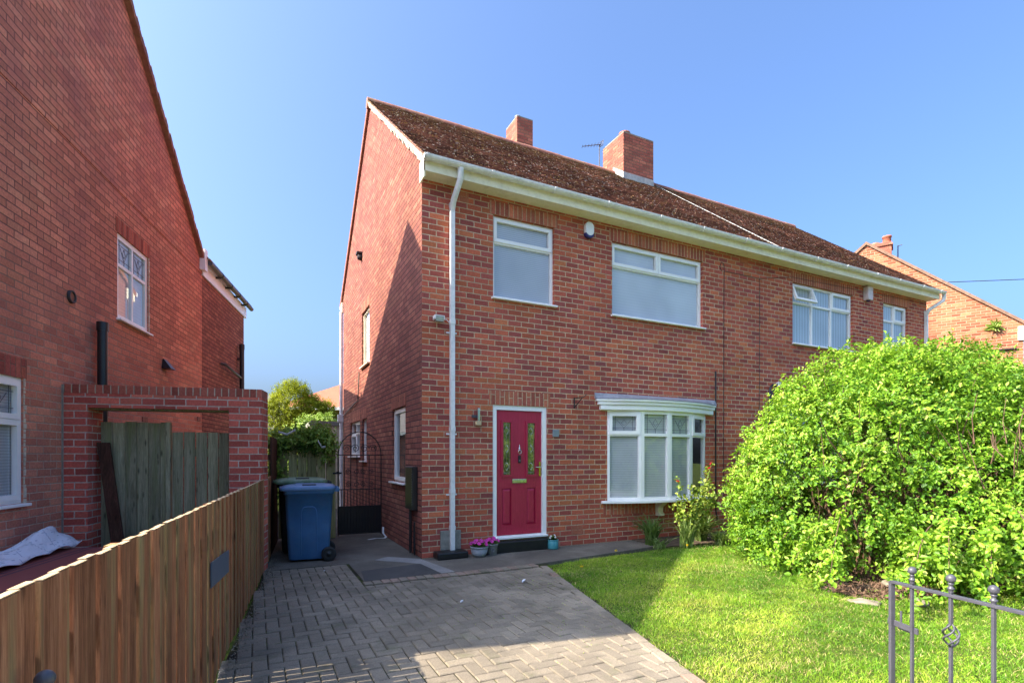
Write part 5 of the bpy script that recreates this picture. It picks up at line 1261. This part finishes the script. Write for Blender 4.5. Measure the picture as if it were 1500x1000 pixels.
# potted plants by the door
def potted(name, label, loc, prof, mat, pet, np_, rad, h, deco=None, fl=.05):
    t = thing(name, label, 'potted plant', loc, 0); MB().lathe((0,0,0), prof, 24).build('pot', mat, t)
    zt = prof[-1][1]; rt = prof[-1][0]
    MB().lathe((0,0,0), [(rt*.92, zt-.02), (.0001, zt-.015)], 20).build('soil', 'soil', t)
    n = 90; P = rand_dirs(n)*np.array([rad,rad,.02])*rng.random((n,1))**.5; P[:,2] += zt
    (v_, f_), idx = spray_leaves(P, rand_dirs(n)+np.array([0,0,1.2]), 4, rng.uniform(.4,1,n)*h, .03, .6); np_build('foliage', 'dark_leaf', v_, f_, rng.uniform(.4,1,len(f_)), t)
    for i in range(np_):
        a = 2.4*i; r = rad*math.sqrt((i+.5)/np_)*1.15; c = np.array([r*math.cos(a), r*math.sin(a)-.01, zt+h*(1.05-.5*(r/rad)**2)+random.uniform(-.01,.015)])
        k = 5; ang = np.arange(k)*2*math.pi/k+random.uniform(0,1); nrm = norm(np.array([[c[0]*2, c[1]*2-.25, .35]]))[0]
        e1 = norm(np.cross(nrm, [[0,0,1.]]))[0]; e2 = np.cross(nrm, e1)
        A = np.cos(ang)[:,None]*e1+np.sin(ang)[:,None]*e2+nrm*.25
        v_, f_ = leaves(np.tile(c, (k,1)), A, np.tile(nrm, (k,1)), fl*.55, fl*.62, fold=.02, curl=-.1); np_build('blossom', pet, v_, f_, rng.random(len(f_)), t)
    return t
random.seed(3)
t = potted('potted_plant', 'pink petunias in a grey ribbed bowl, left of the other pink pot', (.80,-.20,0), [(.0001,0),(.075,0),(.10,.03),(.118,.07),(.115,.075),(.124,.10),(.121,.105),(.128,.13),(.135,.135),(.135,.15),(.122,.15)], 'grey_pot', 'petunia', 11, .11, .08, fl=.062)
t = potted('potted_plant', 'pink petunias in a pale grey bucket pot beside the door step', (1.02,-.16,0), [(.0001,0),(.07,0),(.085,.15),(.092,.15),(.093,.165),(.082,.165)], plain('pale grey glaze', (.42,.45,.47), .5), 'petunia', 9, .09, .07, fl=.062)
mm = MB(); mm.tube([(.0+.025*math.cos(q*.5236)-.02, -.083, .09+.025*math.sin(q*.5236)) for q in range(13)], .003, 5); mm.build('emblem_ring', 'grey_pot', t)
t = potted('potted_plant', 'turquoise pot of small white flowers right of the door step', (2.08,-.14,0), [(.0001,0),(.078,0),(.086,.02),(.088,.12),(.082,.128),(.088,.135),(.090,.15),(.08,.15)], 'blue_pot', 'white_petal', 5, .06, .05, fl=.035)

# cloth strip on the ground by the iron gate
m = MB(); pts = [(-.02,2.42,.16),(-.03,2.38,.05),(.02-.03,2.30,.012),(-.02,2.17,.008),(-.08,2.05,.008),(-.22,2.08,.008),(-.36,2.02,.008)]
vs = []; 
for i, p in enumerate(pts):
    vs += [(p[0]-.012, p[1]+.02, p[2]), (p[0]+.014, p[1]-.02, p[2]+.004*(i % 2))]
m.add(vs, [(2*i, 2*i+1, 2*i+3, 2*i+2) for i in range(len(pts)-1)], smooth=True)
o = m.build('cloth_strip', 'white_cloth'); tag(o, 'torn white cloth strip trailing on the path from the iron gate', 'cloth'); q = o.modifiers.new('t', 'SOLIDIFY'); q.thickness = .005
# scraps of litter and feather on the drive
for (x, y, l, lb) in ((-.30,-2.35,.06,'small white paper scrap in the middle of the paved drive'), (.62,-1.9,.10,'pale curved feather on the paving near the door'), (-1.35,-.25,.03,'white scrap on the ground in front of the blue bin')):
    n = 3; v_, f_ = leaves(np.array([[x,y,.006+.002*i] for i in range(n)]), np.array([[.7,.5,.1+.1*i] for i in range(n)]), np.tile([0,0,1.], (n,1)), l, l*.3); o = np_build('litter', 'white_cloth', v_, f_, rng.random(len(f_))); tag(o, lb, 'litter')

# vine over the olive fence
vine = thing('climbing_vine', 'light green climbing vine spilling over the olive fence panel', 'climber', (-1.4, 2.65, 0)); vo = np.array([-1.4,2.65,0])
def cloud(n, boxes):
    out = []
    for (c, r, w) in boxes: out.append(np.array(c)+rand_dirs(int(n*w))*np.array(r)*rng.random((int(n*w),1))**.4)
    return np.concatenate(out)
P = cloud(620, [((-1.15,2.60,1.84),(.34,.22,.20),.34), ((-1.50,2.58,1.80),(.40,.22,.18),.24), ((-1.8,2.5,1.72),(.18,.15,.2),.12), ((-.98,2.50,1.62),(.12,.10,.30),.12), ((-1.82,2.4,1.2),(.13,.10,.45),.14)])
(v_, f_), idx = spray_leaves(P, rand_dirs(len(P))+np.array([0,-.5,.1]), 7, rng.uniform(.08,.18,len(P)), .055, .7)
np_build('foliage', 'vine', v_-vo, f_, np.clip(.5+.3*vnoise(P,3,4)[idx]+rng.normal(0,.18,len(idx)),0,1).repeat(2), vine)
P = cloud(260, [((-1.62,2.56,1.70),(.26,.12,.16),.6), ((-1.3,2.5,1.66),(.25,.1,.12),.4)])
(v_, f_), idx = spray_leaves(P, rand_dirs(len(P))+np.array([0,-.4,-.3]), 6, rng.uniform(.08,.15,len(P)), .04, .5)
np_build('shaded_foliage', 'dark_leaf', v_-vo, f_, rng.random(len(f_)), vine)  # shade within the vine put into a darker leaf colour
m = MB()
for i in range(16):
    x = random.uniform(-.4,.4); m.tube([(x,.1,0),(x+random.uniform(-.1,.1),.1,1.0),(x+random.uniform(-.2,.2),.0,1.8),(x+random.uniform(-.3,.3),-.08,1.95)], [.012,.009,.005,.003], 5)
for i in range(8): x = random.uniform(-.45,-.2); m.tube([(x,-.1,1.7),(x+random.uniform(-.15,.0),-.12,2.15+random.uniform(0,.15))], [.004,.002], 4)
m.build('stem', 'bark', vine)
for (a, b, lb) in (((-1.78,2.28,1.86),(-1.52,2.28,1.90),'white cloth scrap caught in the vine near the dark fence'), ((-1.16,2.28,1.72),(-1.04,2.28,1.62),'small white scrap hanging in the vine near the gate post')):
    m = MB(); mid = [(a[i]+b[i])/2 for i in range(3)]; mid[2] -= .06; vs = []
    for p in (a, mid, b): vs += [(p[0], p[1], p[2]-.018), (p[0], p[1]-.02, p[2]+.018)]
    m.add(vs, [(0,1,3,2),(2,3,5,4)], smooth=True); o = m.build('cloth_scrap', 'white_cloth'); tag(o, lb, 'cloth'); q = o.modifiers.new('t','SOLIDIFY'); q.thickness = .004

# small fern growing out of the orange gable wall
fw = V((18.0, -.2, 0)) + Matrix.Rotation(rz, 3, 'Z') @ V((-.03, .62, 5.30)); fo_ = np.array(fw)
Pq = np.tile(fo_, (46,1)) + rng.normal(size=(46,3))*.03; v_, f_ = leaves(Pq, rand_dirs(46)*np.array([.5,1,.6])+np.array([-.6,-.2,.2]), rand_dirs(46), rng.uniform(.12,.26,46), .05, curl=.4)
o = np_build('fern', 'vine', v_-fo_, f_, rng.random(len(f_))); o.location = fw; tag(o, 'green fern tuft growing out of the orange brick gable near the right edge', 'fern')
# sunlit garden shrub beyond the passage
gs = thing('garden_shrub', 'bright pale green leafy shrub beyond the fence, in front of the conifer', 'shrub', (-.45, 10.3, 0)); go = np.array([-.45,10.3,0])
P, N_, pk = ell_surface(3000, [((-.45,10.3,1.75),(.62,.45,.85)), ((-.95,10.3,1.45),(.5,.4,.8)), ((-.15,10.2,1.95),(.35,.3,.75))], .16, .7, 1.12, .3)
(v_, f_), idx = spray_leaves(P, N_+rng.normal(size=P.shape)*.5, 8, rng.uniform(.12,.28,len(P)), .075, .6)
np_build('foliage', 'vine', v_-go, f_, np.clip(.55+.25*vnoise(P,4,8)[idx]+rng.normal(0,.18,len(idx)),0,1).repeat(2), gs)
m = MB()
for i in range(12): a = random.uniform(0,6.28); m.tube([(0,0,0),(.15*math.cos(a),.15*math.sin(a),1.0),(.45*math.cos(a),.4*math.sin(a),2.1)], [.02,.014,.005], 5)
m.build('stem', 'bark', gs)
# conifer behind the fence
con = thing('conifer', 'bushy yellow green conifer rising behind the vine and fence', 'tree', (-.7, 12.3, 0)); co = np.array([-.7,12.3,0])
m = MB(); m.tube([(0,0,0),(.02,0,1.6),(0,0,3.2)], [.10,.07,.02], 8); m.build('trunk', 'bark', con)
P, N_, pk = ell_surface(13000, [((-1.0,12.3,2.85),(.68,.66,1.10)), ((-1.5,12.3,2.35),(.55,.5,1.0)), ((-.42,12.2,2.6),(.52,.5,.95)), ((.12,12.3,2.65),(.30,.3,.75)), ((-.65,12.2,1.7),(1.15,.8,1.3))], .14, .75, 1.10, .3)
(v_, f_), idx = spray_leaves(P, N_*.8+rng.normal(size=P.shape)*.35+np.array([0,0,.5]), 12, rng.uniform(.10,.24,len(P)), .06, .28, droop=0, spread=.7)
np_build('crown', 'conifer', v_-co, f_, np.clip(.5+.3*vnoise(P,4,8)[idx]+rng.normal(0,.15,len(idx)),0,1).repeat(2), con)

# ================================================================== DRIVE GATES
def finial(m, x, y, z):
    m.lathe((x,y,z), [(.010,0),(.010,.012),(.014,.015),(.014,.021),(.009,.024),(.008,.034),(.012,.037),(.012,.041),(.007,.044)], 12)
    m.ball((x,y,z+.062), .0195, 12)
def gate(label, hinge, direction, L, nb, baskets, zr0, zr1, zb, latch, name='iron_gate', grp=None):
    a = math.atan2(direction[1], direction[0]); g = thing(name, label, 'gate', hinge, a)
    zr = lambda x: zr0+(zr1-zr0)*x/L
    m = MB(); m.box(-.009,.009,-.009,.009,.04,zr(0)); m.box(L-.009,L+.009,-.012,.012,.04,zr(L)); m.build('stile', 'dark_metal', g, bevel=.002)
    for zz, t in ((0, 1), (-.70, 0)):
        m = MB()
        zA, zB = (zr(0)+zz, zr(L)+zz) if t else (.12, .12)
        m.hexa([(0,-.0125,zA-.007),(L,-.0125,zB-.007),(L,.0125,zB-.007),(0,.0125,zA-.007),(0,-.0125,zA+.007),(L,-.0125,zB+.007),(L,.0125,zB+.007),(0,.0125,zA+.007)])
        m.build('rail', 'dark_metal', g, bevel=.002)
    for x, zt, bk in nb:
        m = MB(); tz = zt-.062-.0195
        if bk:
            zc0, zc1 = bk; m.box(x-.0065,x+.0065,-.0065,.0065,.12,zc0); m.box(x-.0065,x+.0065,-.0065,.0065,zc1,tz)
        else: m.box(x-.0065,x+.0065,-.0065,.0065,.12,tz)
        b = m.build('bar', 'dark_metal', g, bevel=.0015)
        m = MB(); finial(m, x, 0, tz); m.build('finial', 'dark_metal', b)
        if bk:
            m = MB()
            for q in range(4):
                pts = []
                for k in range(15):
                    f = k/14; r = .005+.026*math.sin(math.pi*f)**.8; th = q*math.pi/2+f*math.pi*1.15; pts.append((x+r*math.cos(th), r*math.sin(th), bk[0]+(bk[1]-bk[0])*f))
                m.tube(pts, .0045, 6)
            m.build('basket', 'dark_metal', b)
    if latch:
        m = MB(); m.box(L-.15, L+.035, -.014,-.004, zr(L)-.225, zr(L)-.195); m.box(L-.09,L-.02,-.024,-.014,zr(L)-.235,zr(L)-.20); m.box(L-.045,L-.035,-.02,-.012,zr(L)-.20,zr(L)-.14); m.build('latch', 'dark_metal', g, bevel=.003)
    return g
# right leaf, opened inwards on to the lawn edge; p at stile (.82,-5.655)
dv = V((.155,.372,0)).normalized(); L = .95; end = V((.822,-5.655,0)); hg = end - dv*L
gate('dark grey iron gate leaf with ball finials standing open on the right lawn edge', hg, dv, L,
     [(L-.125,.915,None),(L-.335,.925,(.60,.70)),(L-.53,.925,None),(L-.73,.925,(.60,.70))], 0, .86, .812, 0, True)
hg2 = V((fx(-6.62)+.045,-6.62,0)); 
gate('dark grey iron gate leaf folded open against the brown fence, bottom left', hg2, V((.0964,1,0)), .95,
     [(L-.03,.985,None),(L-.23,.985,(.60,.70)),(L-.43,.985,None),(L-.63,.985,(.60,.70))], 0, .90, .86, 0, False)
# ================================================================== STREET SIDE BEHIND THE CAMERA
hd = thing('roadside_hedge', 'long leafy green hedge across the road from the house', 'hedge', (2, -16.5, 0)); ho = np.array([2,-16.5,0])
n = 26000; P = np.zeros((n,3)); P[:,0] = rng.uniform(-14,18,n); P[:,1] = -15.6 - np.abs(rng.normal(0,.5,n)); top = 4.2+1.1*np.sin(P[:,0]*.7)+.7*np.sin(P[:,0]*1.9+1); P[:,2] = top*rng.random(n)**.8
v_, f_ = leaves(P, rand_dirs(n)+np.array([0,.6,.2]), rand_dirs(n)+np.array([0,1,.6]), .32, .24)
np_build('foliage', 'shrub', v_-ho, f_, np.clip(.5+.4*vnoise(P,1.5,6),0,1).repeat(2), hd)

GROUPS = {'potted_plant': 'potted plants by the front door', 'wheelie_bin': 'wheelie bins in the side passage', 'iron_gate': 'iron drive gate leaves', 'wooden_gate': 'board gates inside the archway',
          'strap_leaved_plant': 'strap leaved plants along the wall', 'bluebell_clump': 'low grassy clumps along the flower bed', 'litter': 'white scraps on the ground', 'cloth_scrap': 'white scraps in the vine'}
for o in COL.objects:
    k = o.name.split('.')[0]
    if o.parent is None and k in GROUPS and 'group' not in o: o['group'] = GROUPS[k]

# ================================================================== CAMERA, SUN, SKY
cam_d = bpy.data.cameras.new('camera'); cam = bpy.data.objects.new('camera', cam_d); COL.objects.link(cam)
cam.location = (-2.114, -7.186, 1.456); cam.rotation_euler = (R(90), 0, -R(26.25))
cam_d.sensor_width = 36; cam_d.lens = 760/1500*36; cam_d.shift_y = 168/1500; cam_d.clip_start = .05; cam_d.clip_end = 600
scene.camera = cam
SX, SY = 1.10, -.083                      # horizontal travel of the light per metre of drop
elev = math.atan2(1, math.hypot(SX, SY))
sd = bpy.data.lights.new('sun', 'SUN'); sun = bpy.data.objects.new('sun', sd); COL.objects.link(sun)
sd.energy = SUN_E; sd.angle = R(.5); sd.color = (1, .87, .69)
sun.rotation_euler = V((SX, SY, -1)).to_track_quat('-Z', 'Y').to_euler(); sun.location = (-20, 2, 20)
w = bpy.data.worlds.new('World'); scene.world = w; w.use_nodes = True
nt = w.node_tree; bg = nt.nodes['Background']; sky = nt.nodes.new('ShaderNodeTexSky'); sky.sky_type = 'NISHITA'; sky.sun_disc = False
sky.sun_elevation = elev; sky.sun_rotation = math.atan2(-SX, -SY)      # towards the sun, clockwise from +y
sky.air_density = 1.0; sky.dust_density = 7.0; sky.ozone_density = 10.0; sky.altitude = 0
nt.links.new(sky.outputs[0], bg.inputs[0]); bg.inputs[1].default_value = SKY_E
vs = scene.view_settings; vs.view_transform = 'Standard'; vs.look = 'None'; vs.exposure = EXPO; vs.gamma = 1
scene.cycles.use_denoising = True
scene.cycles.max_bounces = 6; scene.cycles.diffuse_bounces = 3; scene.cycles.glossy_bounces = 3; scene.cycles.transparent_max_bounces = 12; scene.cycles.transmission_bounces = 3
scene.cycles.sample_clamp_indirect = 6; scene.cycles.caustics_reflective = False; scene.cycles.caustics_refractive = False
